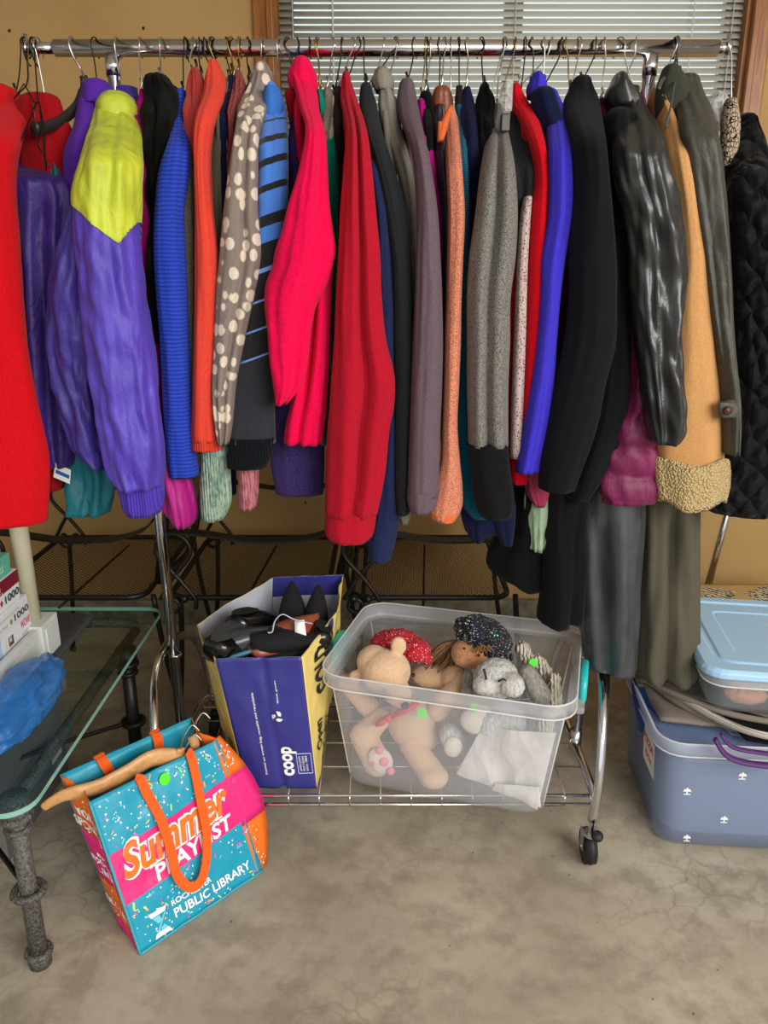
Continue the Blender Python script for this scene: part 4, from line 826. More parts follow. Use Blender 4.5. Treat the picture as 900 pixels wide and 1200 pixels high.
# blue plastic bag, crumpled, on the glass
n = N('blue_film'); n.b.inputs['Base Color'].default_value = (.03, .22, .66, 1); n.set(Roughness=.12, Alpha=.52); n.bump(n.noise(16, 5, n.co((1, .5, 1)), dist=1.5), 1, .02); BF = n.m
g = G(); g.ball((0, 0, 0), 1, nu=64, nv=40); v = []
for p in g.v:
    q = Vector((p.x*.062, p.y*.16, p.z*.048)); k = noise.fractal(Vector((p.x*1.6, p.y*2.6, p.z*1.6)), 1, 2, 4)
    rdg = 1-abs(noise.noise(Vector((p.x*3+4, p.y*3, p.z*3))))*1.6
    q *= 1+.20*k+.12*rdg; q.z = max(q.z, -.045); v.append(Vector((-.742, 1.375, TZ+.073)) + q)
tag(mesh('plastic_bag', v, g.f, BF, origin=(-.728, 1.395, TZ+.027)), 'crumpled translucent blue plastic bag on the glass table beside white shelf', 'plastic bag')
g = G(); g.box((-1.25, 1.45, .0), (-.86, 1.80, .25)); t = thing('cardboard_box', 'grey printed cardboard carton under the glass table', 'box', (-.95, 1.36, 0))
bevel(g.build('carton', plain('grey_carton', '#6d6a68', .7), t, smooth=False), .003)
P = quadP((-.86, 1.45, 0), (-.86, 1.80, 0), (-.86, 1.80, .25), (-.86, 1.45, .25))
g = L(DKT, t); lettering(g, 'HANDLE WITH CARE', P, .15, .6, .6, .06, .001); lettering(g, 'THIS SIDE UP', P, .15, .45, .45, .06, .001)
rect(P, .75, .3, .92, .5, .001, WTP, 'paper_label', t)

# ---------------------------------------------------------------- grocery bag of shoes on the rack shelf
CB = plain('indigo_woven_plastic', '#333483', .42); CY = plain('yellow_woven_plastic', '#e5cd78', .5); CW = plain('white_bag_lining', '#c4c5d0', .5); CK = plain('black_print', '#201a20', .6)
for m_ in (CB, CY):
    nt = m_.node_tree; b_ = [x for x in nt.nodes if x.type == 'BUMP'][0]; b_.inputs['Strength'].default_value = .5; b_.inputs['Distance'].default_value = .006
    [x for x in nt.nodes if x.type == 'TEX_NOISE'][0].inputs['Scale'].default_value = 22
SZ = .1560
cb = thing('grocery_bag', 'tall indigo and yellow woven grocery bag packed with shoes', 'bag', (-.24, 1.68, SZ))
Bt = [(-.318, 1.515), (-.155, 1.510), (-.150, 1.68), (-.155, 1.845), (-.315, 1.845), (-.392, 1.665)]
Tp = [(-.366, 1.500, .492), (-.178, 1.495, .500), (-.112, 1.70, .515), (-.105, 1.865, .545), (-.290, 1.870, .535), (-.442, 1.655, .500)]
def bagside(i, j, name, mat, nu=24, bul=.006, band=None):
    P = quadP((*Bt[i], SZ), (*Bt[j], SZ), Tp[j], Tp[i], bul)
    def P2(u, v, w=0):
        q = P(u, v, w); k = noise.noise(q*9)*.012*math.sin(PI*min(1, max(0, u))) * (.3+.7*v) - (.007*math.exp(-((u-.53)/.035)**2) if name == 'front_panel' else 0) + .004*(1-abs(noise.noise(q*16))*2.5)*math.sin(PI*min(1, max(0, u))); nn_ = P(u, v, 1)-P(u, v, 0); return q+nn_*k
    v, f = patch(P2, nu, 34); o = solid(mesh(name, v, f, mat, cb, smooth=True), .0012, -1)
    v, f = patch(P2, nu, 34, .01, .99, .02, 1.0, -.0022); mesh('lining', v, f, CW if name != 'x' else mat, cb); return P2
Pf = bagside(0, 1, 'front_panel', CB); Pr1 = bagside(1, 2, 'side_panel', CY); Pr2 = bagside(2, 3, 'side_panel', CY); Pbk = bagside(3, 4, 'back_panel', CB); Pl1 = bagside(4, 5, 'side_panel', CY); Pl2 = bagside(5, 0, 'side_panel', CY)
g = G(); g.add([(*p, SZ+.002) for p in Bt], [tuple(range(6))]); solid(g.build('bottom_panel', CB, cb), .0015)
def Pin(u, v, w): return Pbk(u, v, -.0038-w)
vv_, ff = patch(Pin, 8, 2, .0, 1, .86, 1.0, 0); mesh('trim_band', vv_, ff, CB, cb)
for PP, ua, ub in ((Pf, -.10, 0), ):
    pass
for PP, a, b in ((Pr1, .70, .86), (Pl2, .02, .12)):
    vv_, ff = patch(PP, 2, 6, a, b, .72 if PP is Pr1 else .0, 1.0, .0015); mesh('trim_band', vv_, ff, CB, cb)
def rot90(P, u0, v0, W, H):   # surface turned a quarter: text reads upward
    return lambda a, b, w: P(u0 - b*H, v0 + a*W, w)
g = L(WTP, cb, 'printing'); vs2, fs, wd = text_mesh('coop', .035, 0)
g.add([Pf(.72 - b*.27, .12 + a*.145/wd*1.55, .003) for a, b in vs2], fs)
vs2, fs, wd = text_mesh('food market', .0, 0); 
for k, s_ in enumerate(('quality goods', 'local market', 'since 1864')):
    vs2, fs, wd = text_mesh(s_, .0, 0); g.add([Pf(.83+.045*k - b*.05, .15 + a*.12/wd, .003) for a, b in vs2], fs)
for (ua, va, ub, vb) in ((.78, .13, .785, .29), (.97, .13, .975, .29), (.78, .13, .975, .134), (.78, .286, .975, .29)):
    vv_, ff = patch(Pf, 1, 1, ua, ub, va, vb, .003); g.add(vv_, ff)
vs2, fs, wd = text_mesh('Printed on woven bag, reusable and recyclable', .01, 0); g.add([Pf(.36 - b*.045, .13 + a*.62/wd, .003) for a, b in vs2], fs)
vs2, fs, wd = text_mesh('think green', .01, 0); g.add([Pf(.66 - b*.03, .68 + a*.16/wd, .003) for a, b in vs2], fs)
for k in range(3):     # swirl emblem of three leaves
    a0 = 2*PI*k/3; g.add([Pf(.62+.075*math.cos(a0+q*.32)*(.55+.45*abs(math.sin(q*.32*1.2))), .585+.042*math.sin(a0+q*.32)*(.55+.45*abs(math.sin(q*.32*1.2))), .003) for q in range(6)]+[Pf(.62+.018*math.cos(a0+.8), .585+.010*math.sin(a0+.8), .003)], [tuple(range(7))])
g = L(CK, cb); vs2, fs, wd = text_mesh('Open', .02, .3); g.add([Pr1(.35 - b*.30, .22 + a*.22/wd, .003) for a, b in vs2], fs)
vs2, fs, wd = text_mesh('Today', .02, .3); g.add([Pr1(.68 - b*.30, .13 + a*.24/wd, .003) for a, b in vs2], fs)
vs2, fs, wd = text_mesh('GOLD', .03, .3); g.add([Pr1(.60 - b*.5, .60 + a*.34/wd, .003) for a, b in vs2], fs)
vs2, fs, wd = text_mesh('Sun', .03, .3); g.add([Pl2(.9 - b*.3, .2 + a*.15/wd, .003) for a, b in vs2], fs)
# shoes
SHB = plain('black_patent_leather', '#0e0e10', .18); SHS = plain('black_suede', '#0a0a0c', .9); SHR = plain('rust_leather', '#93492a', .4); SHT = plain('teal_insole', '#3d6f87', .5); SGR = plain('grey_smoke_leather', '#3b3e40', .28)
def shoe(label, loc, rot, m1, m2, L=.24, wd=.036, heel=.02, point=.35, open_=True):
    M = Matrix.Translation(loc) @ rot.to_4x4()
    t = thing('shoe', label, 'shoe', loc, 'shoes in the grocery bag')
    rings = []; sol = []
    for k in range(15):
        s = k/14; x = (s-.5)*L
        hw = wd*(math.sin(PI*min(1, s*1.0+.16))**.6 if s < .5 else (1-((s-.5)/.5)**2.2*(1-.05))*(.93)+.07*0)
        hw = max(.004, hw); z0 = heel*(1-s)**1.5*1.0
        top = z0 + (.055 if s < .45 else .055-(s-.45)/.55*.038)
        rings.append([(x, hw*math.cos(2*PI*j/16), z0+(top-z0)*(.5+.5*math.sin(2*PI*j/16))) for j in range(16)])
        sol.append((x, hw*1.04, z0))
    g = G(); v = [M @ Vector(p) for r_ in rings for p in r_]; f = [(i*16+j, i*16+(j+1) % 16, (i+1)*16+(j+1) % 16, (i+1)*16+j) for i in range(14) for j in range(16)]; f += [tuple(range(16))[::-1], tuple(14*16+j for j in range(16))]
    mesh('upper', v, f, m1, t)
    g = G(); v = []; f = []
    for x, hw, z0 in sol: v += [M @ Vector((x, -hw, z0-.004)), M @ Vector((x, hw, z0-.004)), M @ Vector((x, hw, z0+.004)), M @ Vector((x, -hw, z0+.004))]
    for i in range(len(sol)-1):
        for j in range(4): f.append((i*4+j, i*4+(j+1) % 4, i*4+4+(j+1) % 4, i*4+4+j))
    f += [(0, 1, 2, 3), tuple(len(v)-4+j for j in (3, 2, 1, 0))]; mesh('sole', v, f, m2, t)
    g = G(); v = [M @ Vector(((s_-.5)*L, wd*.62*math.sin(PI*(s_*1.6+.1)) * (1 if q else -1), heel*(1-s_)**1.5+.0565)) for q in (0, 1) for s_ in [k*.055 for k in range(9)]]
    g.add(v, [(i, i+1, 9+i+1, 9+i) for i in range(8)]); g.build('insole', m2, t)
    if heel > .03:
        g = G(); g.tube([M @ Vector((-L*.44, 0, heel)), M @ Vector((-L*.43, 0, -.002))], [.016, .007], 10); g.build('heel', m1, t)
def E(x, y, z): return Matrix.Rotation(R(z), 3, 'Z') @ Matrix.Rotation(R(y), 3, 'Y') @ Matrix.Rotation(R(x), 3, 'X')
shoe('chunky black strappy shoe at the left of the grocery bag opening', at(283, 752, 1.62), E(10, -8, 66), SHB, SGR, .22, .045)
shoe('smoke grey leather shoe lying across the front left of bag', at(303, 762, 1.575), E(-25, -14, 28), SGR, SHT, .20, .042)
shoe('rust brown leather shoe in the middle of the grocery bag', at(338, 752, 1.62), E(20, -22, 40), SHR, SHS, .19, .038)
shoe('black slip-on with gold script inside, front right of bag', at(343, 766, 1.575), E(-15, -8, 20), SHS, SHS, .17, .045)
shoe('pointed black suede toe standing up near back of bag, left one', at(343, 728, 1.76), E(0, -72, 95), SHS, SHS, .20, .036)
shoe('pointed black suede toe standing up near back of bag, right one', at(371, 730, 1.75), E(0, -70, 80), SHS, SHS, .19, .030)
shoe('flat dark shoe buried under the strappy shoe in bag', at(300, 740, 1.69), E(0, 5, 70), SHB, SHS, .20, .04)
shoe('dark sandal wedged by the right side of the grocery bag', at(368, 750, 1.68), E(20, -5, 95), SHB, SHS, .17, .034)
g = G(); p = at(352, 738, 1.575); P = quadP(p+Vector((-.012, -.004, -.018)), p+Vector((.014, -.002, -.022)), p+Vector((.008, .014, .018)), p+Vector((-.014, .014, .016)))
v, f = patch(P, 2, 2); tag(solid(mesh('price_tag', v, f, WTP, origin=p), .001), 'blank white paper price tag on shoes in the grocery bag', 'tag')
g = G(); a = at(314, 741, 1.55); g.tube(smooth_path([a, at(319, 740, 1.55), at(322, 728, 1.56), at(331, 720, 1.58), at(345, 726, 1.58), at(366, 731, 1.60)], 5), .0035, 8, flat=.4); tag(g.build('shoe_strap', plain('pale_blue_strap', '#b6c4d6', .35), origin=a), 'pale blue strap curling over the black shoes', 'strap')
g = G(); g.add([tuple(at(326+.0, 757, 1.535)+Vector((i*.012, 0, 0))) for i in range(1)], []); 

# ---------------------------------------------------------------- clear tub of stuffed animals
def clear(name, c, a, rough=.25):
    n = N(name); n.base(c); n.set(Roughness=rough); n.b.inputs['Specular IOR Level'].default_value = .5
    tr = n.new('ShaderNodeBsdfTransparent'); tr.inputs[0].default_value = (.99, .995, 1, 1); mx = n.new('ShaderNodeMixShader'); mx.inputs[0].default_value = a
    tl = n.new('ShaderNodeBsdfTranslucent'); tl.inputs[0].default_value = col(c); m2 = n.new('ShaderNodeMixShader'); m2.inputs[0].default_value = .4; n.link(n.b.outputs[0], m2.inputs[1]); n.link(tl.outputs[0], m2.inputs[2])
    n.link(tr.outputs[0], mx.inputs[1]); n.link(m2.outputs[0], mx.inputs[2]); n.link(mx.outputs[0], n.out.inputs[0]); return n.m
CLW = clear('frosted_clear_plastic', '#eef3ff', .17); CLR2 = clear('frosted_rim_plastic', '#f4f8ff', .30, .12); CLR3 = clear('edge_highlight_plastic', '#ffffff', .62, .12)
def tub(t, c, yaw, wb, db, wt, dt, z0, z1, mat, rim, r=.045, lip=.016):
    M = Matrix.Translation((c[0], c[1], 0)) @ Matrix.Rotation(yaw, 4, 'Z')
    def rr_(w_, d_, rr): return rrect(-w_/2, -d_/2, w_/2, d_/2, rr, 5)
    th = .0025; H = z1-z0
    g = G(); rings = [(rr_(wb-.02, db-.02, r), z0), (rr_(wb, db, r), z0+.01)]
    for k in range(1, 7): s = k/6; rings.append((rr_(wb+(wt-wb)*s, db+(dt-db)*s, r), z0+.01+(H-.045)*s))
    for k in range(6, -1, -1): s = k/6; rings.append((rr_(wb+(wt-wb)*s-2*th, db+(dt-db)*s-2*th, r), z0+.01+(H-.045)*s+ (.0 if k else th)))
    g.loftpoly(rings, M); g.build('tub_wall', mat, t)
    zt = z1-.035; g = G()
    g.loftpoly([(rr_(wt, dt, r), zt), (rr_(wt+2*lip, dt+2*lip, r+lip), zt+.004), (rr_(wt+2*lip+.004, dt+2*lip+.004, r+lip), z1-.006), (rr_(wt+2*lip, dt+2*lip, r+lip), z1), (rr_(wt+2*lip-.008, dt+2*lip-.008, r+lip-.004), z1), (rr_(wt+.004, dt+.004, r), zt+.012), (rr_(wt-.004, dt-.004, r), zt)], M, False, False)
    g.f += [(6*24+j, 6*24+(j+1) % 24, (j+1) % 24, j) for j in range(24)]
    g.build('rim', rim, t)
    for zz, ex in ((z1+.0005, lip+.001), (zt+.003, lip+.001)):
        g = G(); pr_ = [M @ Vector((p[0], p[1], zz)) for p in rr_(wt+2*ex, dt+2*ex, r+lip)]; g.tube(pr_+[pr_[0]], .0019, 6, cap=False); g.build('rim_highlight', CLR3, t)  # thin whiter tubes stand in for the highlight along the rim edges
    return M
YAW = R(-15.5); cc = (.172, 1.625)
tb = thing('storage_tub', 'clear frosted plastic storage tub with turquoise latches full of stuffed animals', 'storage bin', (cc[0], cc[1], SZ))
MT = tub(tb, cc, YAW, .455, .335, .522, .375, SZ+.001, .456, CLW, CLR2)
for sx_, sy_ in ((-1, -1), (1, -1), (-1, 1), (1, 1)):
    g = G(); g.tube([MT @ Vector((sx_*(.2275-.004+.0335*k/6), sy_*(.1675-.030+.020*k/6), SZ+.012+.25*k/6)) for k in range(7)], .0016, 5); g.build('corner_rib', CLR3, tb)
TQ = plain('turquoise_plastic', '#22b3b5', .3); TQ2 = plain('sea_green_plastic', '#2a9d8c', .35)
for s, m in ((-1, TQ2), (1, TQ)):
    X = s*(.261+.016+.012); g = G(); pr = []
    for k in range(13):
        a = PI*k/12; pr.append((.062*math.cos(a)*-1, .405+.052*math.sin(a)**.8 if s > 0 else .405+.052*math.sin(a)**.8))
    rings = []
    for xx, sc in ((X-.007*s, .9), (X-.003*s, 1), (X+.005*s, 1), (X+.009*s, .88)):
        ring_ = [(xx, y*sc, .43+(z-.43)*sc) for y, z in pr]+[(xx, y*sc, .43+(.392-.43)*sc) for y in (.062, .03, 0, -.03, -.062)]
        rings.append((ring_, 0))
    g.loftpoly(rings, MT); g.build('latch', m, tb)
    g = G(); g.rbox((X-.022*s if s > 0 else X-.006, -.10, .385), (X+.006 if s > 0 else X+.022, .10, .400), .006, MT); g.build('latch_ledge', CLR2, tb)
vdir = Vector((-math.sin(YAW), math.cos(YAW), 0))
def bpt(px, py, Y):     # a point inside the tub, d behind its front wall
    d = max(.004, Y-(1.475-(px-440)/200*.05)+.033); r = ray(px, py); c0 = Vector((cc[0], cc[1], H_CAM))
    Yp = (c0-Vector((0, 0, H_CAM))).dot(vdir) - .178 + d
    return Vector((0, 0, H_CAM)) + r*(Yp/r.dot(vdir))
def blob(name, parts, mat, parent, vox=.0045, fuzz=.0):
    g = G()
    for p in parts:
        c, r = p[0], p[1]; r = r if isinstance(r, tuple) else (r, r, r)
        if len(p) > 2 and isinstance(p[2], Vector):     # capsule from c to p[2]
            a, b = Vector(c), p[2]; m_ = 7; r2 = p[3] if len(p) > 3 else r[0]
            for k in range(m_): s = k/(m_-1); g.ball(a.lerp(b, s), r[0]+(r2-r[0])*s, nu=12, nv=8)
        else:
            g.ball(c, *r, M=(p[2] if len(p) > 2 else None), nu=20, nv=14)
    o = g.build(name, mat, parent); m = o.modifiers.new('skin', 'REMESH'); m.mode = 'VOXEL'; m.voxel_size = vox; m.use_smooth_shade = True
    s = o.modifiers.new('soft', 'SMOOTH'); s.factor = .6; s.iterations = 6
    if fuzz:
        tx = bpy.data.textures.new(name+'_fuzz', 'CLOUDS'); tx.noise_scale = .008; d = o.modifiers.new('fuzz', 'DISPLACE'); d.texture = tx; d.strength = fuzz; d.mid_level = .5
    return o
BEI = fab('beige_plush', '#e8c29c', 'plush'); CRM = fab('cream_plush', '#ecdfcc', 'plush'); GFU = fab('silver_grey_fur', '#fbfaf6', 'fur', '#a09d98'); GYF = fab('mid_grey_fur', '#b9b4ad', 'fur', '#6d6963')
PNK = plain('pink_felt', '#e58a9a', .8); REDF = plain('red_ribbon', '#d13a4f', .5); NOS = plain('grey_brown_felt', '#2a2624', .8); EYE = plain('glossy_black_eye', '#0a0808', .1); NEON = plain('neon_green_sticker', '#56e52a', .5); NEOT = plain('green_pen', '#1f8a1e', .6)
RCA = fab('red_calico', '#c22f3a', 'calico', '#f0c8bd'); DGL = fab('black_glitter_cloth', '#2a2c33', 'glitter', rough=.6); SAT = fab('cream_satin', '#efe6dc', 'satin', rough=.35); STR = fab('straw_hair', '#b08a58', 'fur', '#6d4e2c'); DTF = fab('tan_muslin', '#c98f63', 'plush')
def sticker(p, nrm, r, label, parent=None):
    nrm = Vector(nrm).normalized(); a = nrm.orthogonal().normalized(); b = nrm.cross(a)
    g = G(); g.add([p+a*r*math.cos(2*PI*k/24)+b*r*math.sin(2*PI*k/24)+nrm*h for h in (0, .0008) for k in range(24)], [tuple(range(24))[::-1], tuple(range(24, 48))]+[(k, (k+1) % 24, 24+(k+1) % 24, 24+k) for k in range(24)])
    o = g.build('price_sticker', NEON, parent, smooth=False)
    return o
CAMP = Vector((0, 0, H_CAM))
def toc(p): return (CAMP-p).normalized()
# the big beige bear
bb = thing('teddy_bear', 'large beige teddy bear with red bow and pink paw pads', 'stuffed animal', bpt(480, 880, 1.52), 'stuffed animals in the tub')
hd = bpt(452, 786, 1.53)
blob('torso', [(bpt(482, 846, 1.548), (.058, .05, .060)), (bpt(490, 862, 1.548), (.050, .045, .042))], BEI, bb, .004, fuzz=.002)
blob('head', [(hd, (.058, .052, .050)), (bpt(438, 775, 1.545), (.04, .04, .038)), (bpt(466, 812, 1.497), (.032, .034, .028)), (bpt(471, 820, 1.480), (.021, .024, .018)), (bpt(467, 757, 1.535), (.019, .010, .024)), (bpt(416, 794, 1.53), (.016, .010, .019))], BEI, bb, .0035, fuzz=.002)
blob('arm', [(bpt(432, 828, 1.56), .027, bpt(407, 800, 1.565), .023)], BEI, bb, .004, fuzz=.002)
blob('arm', [(bpt(512, 832, 1.55), .028, bpt(542, 798, 1.58), .027)], BEI, bb, .004, fuzz=.002)
blob('leg', [(bpt(446, 842, 1.535), .026, bpt(426, 862, 1.515), .031), (bpt(425, 862, 1.512), .031, bpt(442, 893, 1.50), .034)], BEI, bb, .004, fuzz=.002)
blob('leg', [(bpt(482, 872, 1.525), .030, bpt(503, 902, 1.49), .031), (bpt(508, 910, 1.474), (.035, .032, .027))], BEI, bb, .004, fuzz=.002)
o = blob('paw_pad', [(bpt(446, 891, 1.474), (.028, .014, .037), Matrix.Rotation(R(-25), 3, 'Y'))], CRM, bb, .003)
g = G()
for px, py, r_ in ((445, 880, .009), (450, 893, .011), (458, 904, .009), (438, 895, .006)): q = bpt(px, py, 1.461); g.ball(q, r_, .004, r_*1.1, nu=12, nv=8)
g.build('pink_pad', PNK, bb)
q = bpt(475, 827, 1.452); g = G(); g.ball(q, .0100, .005, .008, Matrix.Rotation(R(-20), 3, 'Y')); g.build('nose', NOS, bb)
g = G(); g.ball(bpt(484, 791, 1.487), .0045); g.ball(bpt(450, 809, 1.474), .0045); g.build('eye', EYE, bb)
g = G(); g.tube(smooth_path([bpt(443, 808, 1.472), bpt(447, 814, 1.468), bpt(456, 816, 1.464)], 4), .0018, 6); g.build('brow_stitch', NOS, bb)
g = G(); q = bpt(456, 842, 1.487); g.ball(q, .010); 
for s_, px, py in ((-1, 442, 848), (1, 490, 822)):
    e = bpt(px, py, 1.492); g.tube([q, q.lerp(e, .5), e], [.006, .018, .013], 10, flat=.45)
g.build('bow', REDF, bb)
q = bpt(495, 836, 1.480); o = sticker(q, toc(q), .0115, '', bb)
for st_ in (o,): st_['label'] = 'round neon green price sticker'
# second toy, legs of another beige bear lying behind
b2 = thing('teddy_bear', 'beige teddy bear mostly buried, its round limbs right of bow', 'stuffed animal', bpt(520, 830, 1.62), 'stuffed animals in the tub')
blob('body', [(bpt(535, 795, 1.60), (.038, .04, .032)), (bpt(505, 792, 1.62), (.05, .04, .026)), (bpt(530, 810, 1.60), .036, bpt(512, 850, 1.60), .03), (bpt(545, 840, 1.62), (.05, .04, .05))], BEI, b2, fuzz=.002)
# grey rabbit
rb = thing('toy_rabbit', 'silver grey furry toy rabbit with floppy ear in clear tub', 'stuffed animal', bpt(590, 860, 1.52), 'stuffed animals in the tub')
blob('body', [(bpt(582, 795, 1.495), (.050, .046, .046)), (bpt(566, 803, 1.465), (.024, .026, .02)), (bpt(600, 803, 1.46), (.028, .03, .026)), (bpt(590, 850, 1.52), (.055, .05, .06)), (bpt(530, 868, 1.515), .024, bpt(560, 880, 1.54), .028), (bpt(528, 862, 1.51), (.026, .022, .03)), (bpt(575, 850, 1.48), (.03, .024, .035))], GFU, rb, fuzz=.007)
blob('ear', [(bpt(618, 788, 1.50), .020, bpt(634, 815, 1.49), .024)], GYF, rb, fuzz=.006)
blob('ear', [(bpt(548, 790, 1.54), .014, bpt(546, 812, 1.53), .016)], GYF, rb, fuzz=.005)
blob('paw', [(bpt(531, 875, 1.487), (.022, .014, .027))], CRM, rb, .003); blob('belly_patch', [(bpt(560, 843, 1.487), (.040, .024, .036))], CRM, rb, .003)
g = G(); q = bpt(592, 797, 1.448); g.tube([q+Vector((-.014, 0, -.004)), q+Vector((-.004, -.001, .004)), q+Vector((.002, -.001, -.001)), q+Vector((.012, .001, -.003))], .0022, 6); g.tube([bpt(567, 784, 1.452), bpt(570, 796, 1.449)], .0025, 6); g.build('face_stitch', NOS, rb)
q = bpt(556, 829, 1.460); o = sticker(q, toc(q), .0095, '', rb); o['label'] = 'round green price sticker'
# muslin doll with glitter bonnet
dl = thing('rag_doll', 'tan muslin rag doll with black glitter bonnet and straw hair', 'doll', bpt(555, 770, 1.64), 'stuffed animals in the tub')
blob('head', [(bpt(552, 765, 1.60), (.048, .042, .038)), (bpt(543, 772, 1.575), (.024, .02, .018)), (bpt(525, 790, 1.65), (.05, .05, .04))], DTF, dl, fuzz=.001)
o = blob('bonnet', [(bpt(568, 741, 1.615), (.062, .050, .034), Matrix.Rotation(R(24), 3, 'Y')), (bpt(580, 748, 1.60), (.045, .045, .030), Matrix.Rotation(R(35), 3, 'Y')), (bpt(540, 737, 1.62), (.015, .035, .028))], DGL, dl, .004, fuzz=.012)
g = G()
for k in range(11): s = k/10; a = bpt(539+60*s, 740+10*math.sin(s*PI)+30*s, 1.573+.008*s); g.ball(a, .0055, .009, .009, nu=8, nv=6)
g.build('bonnet_ruffle', DGL, dl)
g = G()
for k in range(46):
    a = bpt(536+rnd.uniform(-6, 10), 752+rnd.uniform(-3, 10), 1.63+rnd.uniform(-.02, .02)); b = bpt(508+rnd.uniform(-10, 22), 778+rnd.uniform(-12, 12), 1.62+rnd.uniform(-.03, .03)); g.tube(smooth_path([a, a.lerp(b, .5)+Vector((rnd.uniform(-.01, .01), 0, .01)), b], 3), .0016, 5)
for k in range(16):
    a = bpt(560+rnd.uniform(-6, 14), 757+rnd.uniform(-2, 4), 1.555); g.tube([a, a+Vector((rnd.uniform(-.012, .012), -.002, -.012))], .0015, 5)
g.build('hair', STR, dl)['kind'] = 'stuff'
g = G(); g.ball(bpt(561, 768, 1.5575), .0034); g.ball(bpt(544, 760, 1.562), .0030); g.build('eye', EYE, dl)
g = G()
for k in range(12): g.ball(bpt(541+rnd.uniform(-8, 9), 771+rnd.uniform(-5, 6), 1.553), .0011, nu=6, nv=4)
g.build('freckles', BRN, dl)['kind'] = 'stuff'
# red calico bundle, and straw
o = blob('calico_bonnet', [(bpt(464, 755, 1.62), (.062, .05, .034)), (bpt(487, 762, 1.60), (.035, .035, .028)), (bpt(500, 770, 1.60), (.014, .02, .02))], RCA, None, .004, fuzz=.014)
tag(o, 'red calico print bonnet behind the head of the large bear', 'bonnet', 'stuffed animals in the tub')
# cream satin
def cloth_patch(name, p00, p10, p11, p01, mat, label, cat, amp=.012, fq=14, nn_=36, th=.002, parent=None, seed=0, bulge=.02):
    P = quadP(p00, p10, p11, p01, bulge); v, f = patch(P, nn_, nn_); nn2 = (P(.5, .5, 1)-P(.5, .5, 0)); out = []
    for q in v:
        k = 1-abs(noise.noise(Vector((q.x*fq+seed, q.y*fq*.6, q.z*fq*.8))))*2; k2 = noise.noise(Vector((q.x*fq*.5, q.z*fq*.5+seed, q.y*fq)))
        out.append(q+nn2*(amp*k*.6+amp*k2))
    o = solid(mesh(name, out, f, mat, parent, origin=None if parent else out[0]), th)
    if label: tag(o, label, cat)
    return o
cloth_patch('satin_cloth', bpt(535, 905, 1.468), bpt(630, 946, 1.430), bpt(652, 858, 1.425), bpt(566, 850, 1.47), SAT, 'cream satin cloth crumpled against front right of clear tub', 'cloth', .014, 17, nn_=60, bulge=.004)
cloth_patch('satin_cloth', bpt(576, 925, 1.447), bpt(634, 946, 1.42), bpt(632, 922, 1.415), bpt(580, 918, 1.442), SAT, 'small folded corner of cream satin at tub bottom', 'cloth', .004, 22, bulge=.004, seed=3)
o = blob('cream_lace_dress', [(bpt(612, 760, 1.62), .018, bpt(622, 780, 1.60), .016), (bpt(630, 775, 1.60), .018, bpt(648, 800, 1.56), .016), (bpt(650, 795, 1.54), .014, bpt(650, 830, 1.52), .02), (bpt(640, 840, 1.50), .022, bpt(634, 880, 1.47), .02)], fab('cream_lace', '#e0d6c2', 'cable'), None, .004, fuzz=.012)
tag(o, 'cream lace doll dress bunched behind the grey rabbit', 'doll clothes')
q = bpt(625, 777, 1.578); o = sticker(q, toc(q), .010, ''); tag(o, 'round green price sticker on cream lace at right of tub', 'sticker')

# ---------------------------------------------------------------- patterned shopper of wooden hangers
LT = plain('teal_shopper_print', '#1a9bb8', .4); LO = plain('orange_shopper_print', '#f0741c', .45); LP = plain('pink_shopper_print', '#e8287c', .42); LOS = plain('orange_webbing', '#ff6a12', .75)
for m_ in (LT, LO, LP):
    nt = m_.node_tree; b_ = [x for x in nt.nodes if x.type == 'BUMP'][0]; b_.inputs['Strength'].default_value = .45; b_.inputs['Distance'].default_value = .005
    [x for x in nt.nodes if x.type == 'TEX_NOISE'][0].inputs['Scale'].default_value = 26
lb = thing('shopping_bag', 'teal, pink and orange printed library shopping bag holding wooden hangers', 'bag', (-.40, 1.36, 0))
fbl = atz(164, 1119, .002); fbr = atz(308, 1020, .002)
ftl = at(104, 940, 1.262); ftr = at(256, 866, 1.462)
nb = Vector((-(fbr-fbl).y, (fbr-fbl).x, 0)).normalized()
ftl = ftl; bbl = fbl + nb*.105 + Vector((.012, 0, 0)); bbr = fbr + nb*.10; btl = ftl + nb*.110 + Vector((-.005, 0, .008)); btr = ftr + nb*.10 + Vector((.0, 0, .012))
def wrink(P, amp, s):
    def Q(u, v, w=0):
        q = P(u, v, w); n_ = P(u, v, 1)-P(u, v, 0); e = math.sin(PI*min(1, max(0, u)))*.6+.1; return q+n_*(amp*e*noise.noise(Vector((u*5+s, v*6, s)))+amp*.4*e*noise.noise(Vector((u*13, v*13, s))))
    return Q
LF = wrink(quadP(fbl, fbr, ftr, ftl, .006), .009, 1.0); LBk = wrink(quadP(bbr, bbl, btl, btr, .004), .008, 2.0)
v, f = patch(LF, 28, 28); solid(mesh('front_panel', v, f, LT, lb), .0016, -1)
v, f = patch(LBk, 20, 20); solid(mesh('back_panel', v, f, LT, lb), .0016, -1)
midL0 = (fbl+bbl)/2 + Vector((.004, 0, 0)); midL1 = (ftl+btl)/2 + (fbr-fbl).normalized()*.018 + Vector((0, 0, -.012))
SL = [wrink(quadP(bbl, midL0, midL1, btl), .005, 3.0), wrink(quadP(midL0, fbl, ftl, midL1), .005, 4.0)]
midR0 = (fbr+bbr)/2; midR1 = (ftr+btr)/2 - (fbr-fbl).normalized()*.02
SR = [wrink(quadP(fbr, midR0, midR1, ftr), .004, 5.0), wrink(quadP(midR0, bbr, btr, midR1), .004, 6.0)]
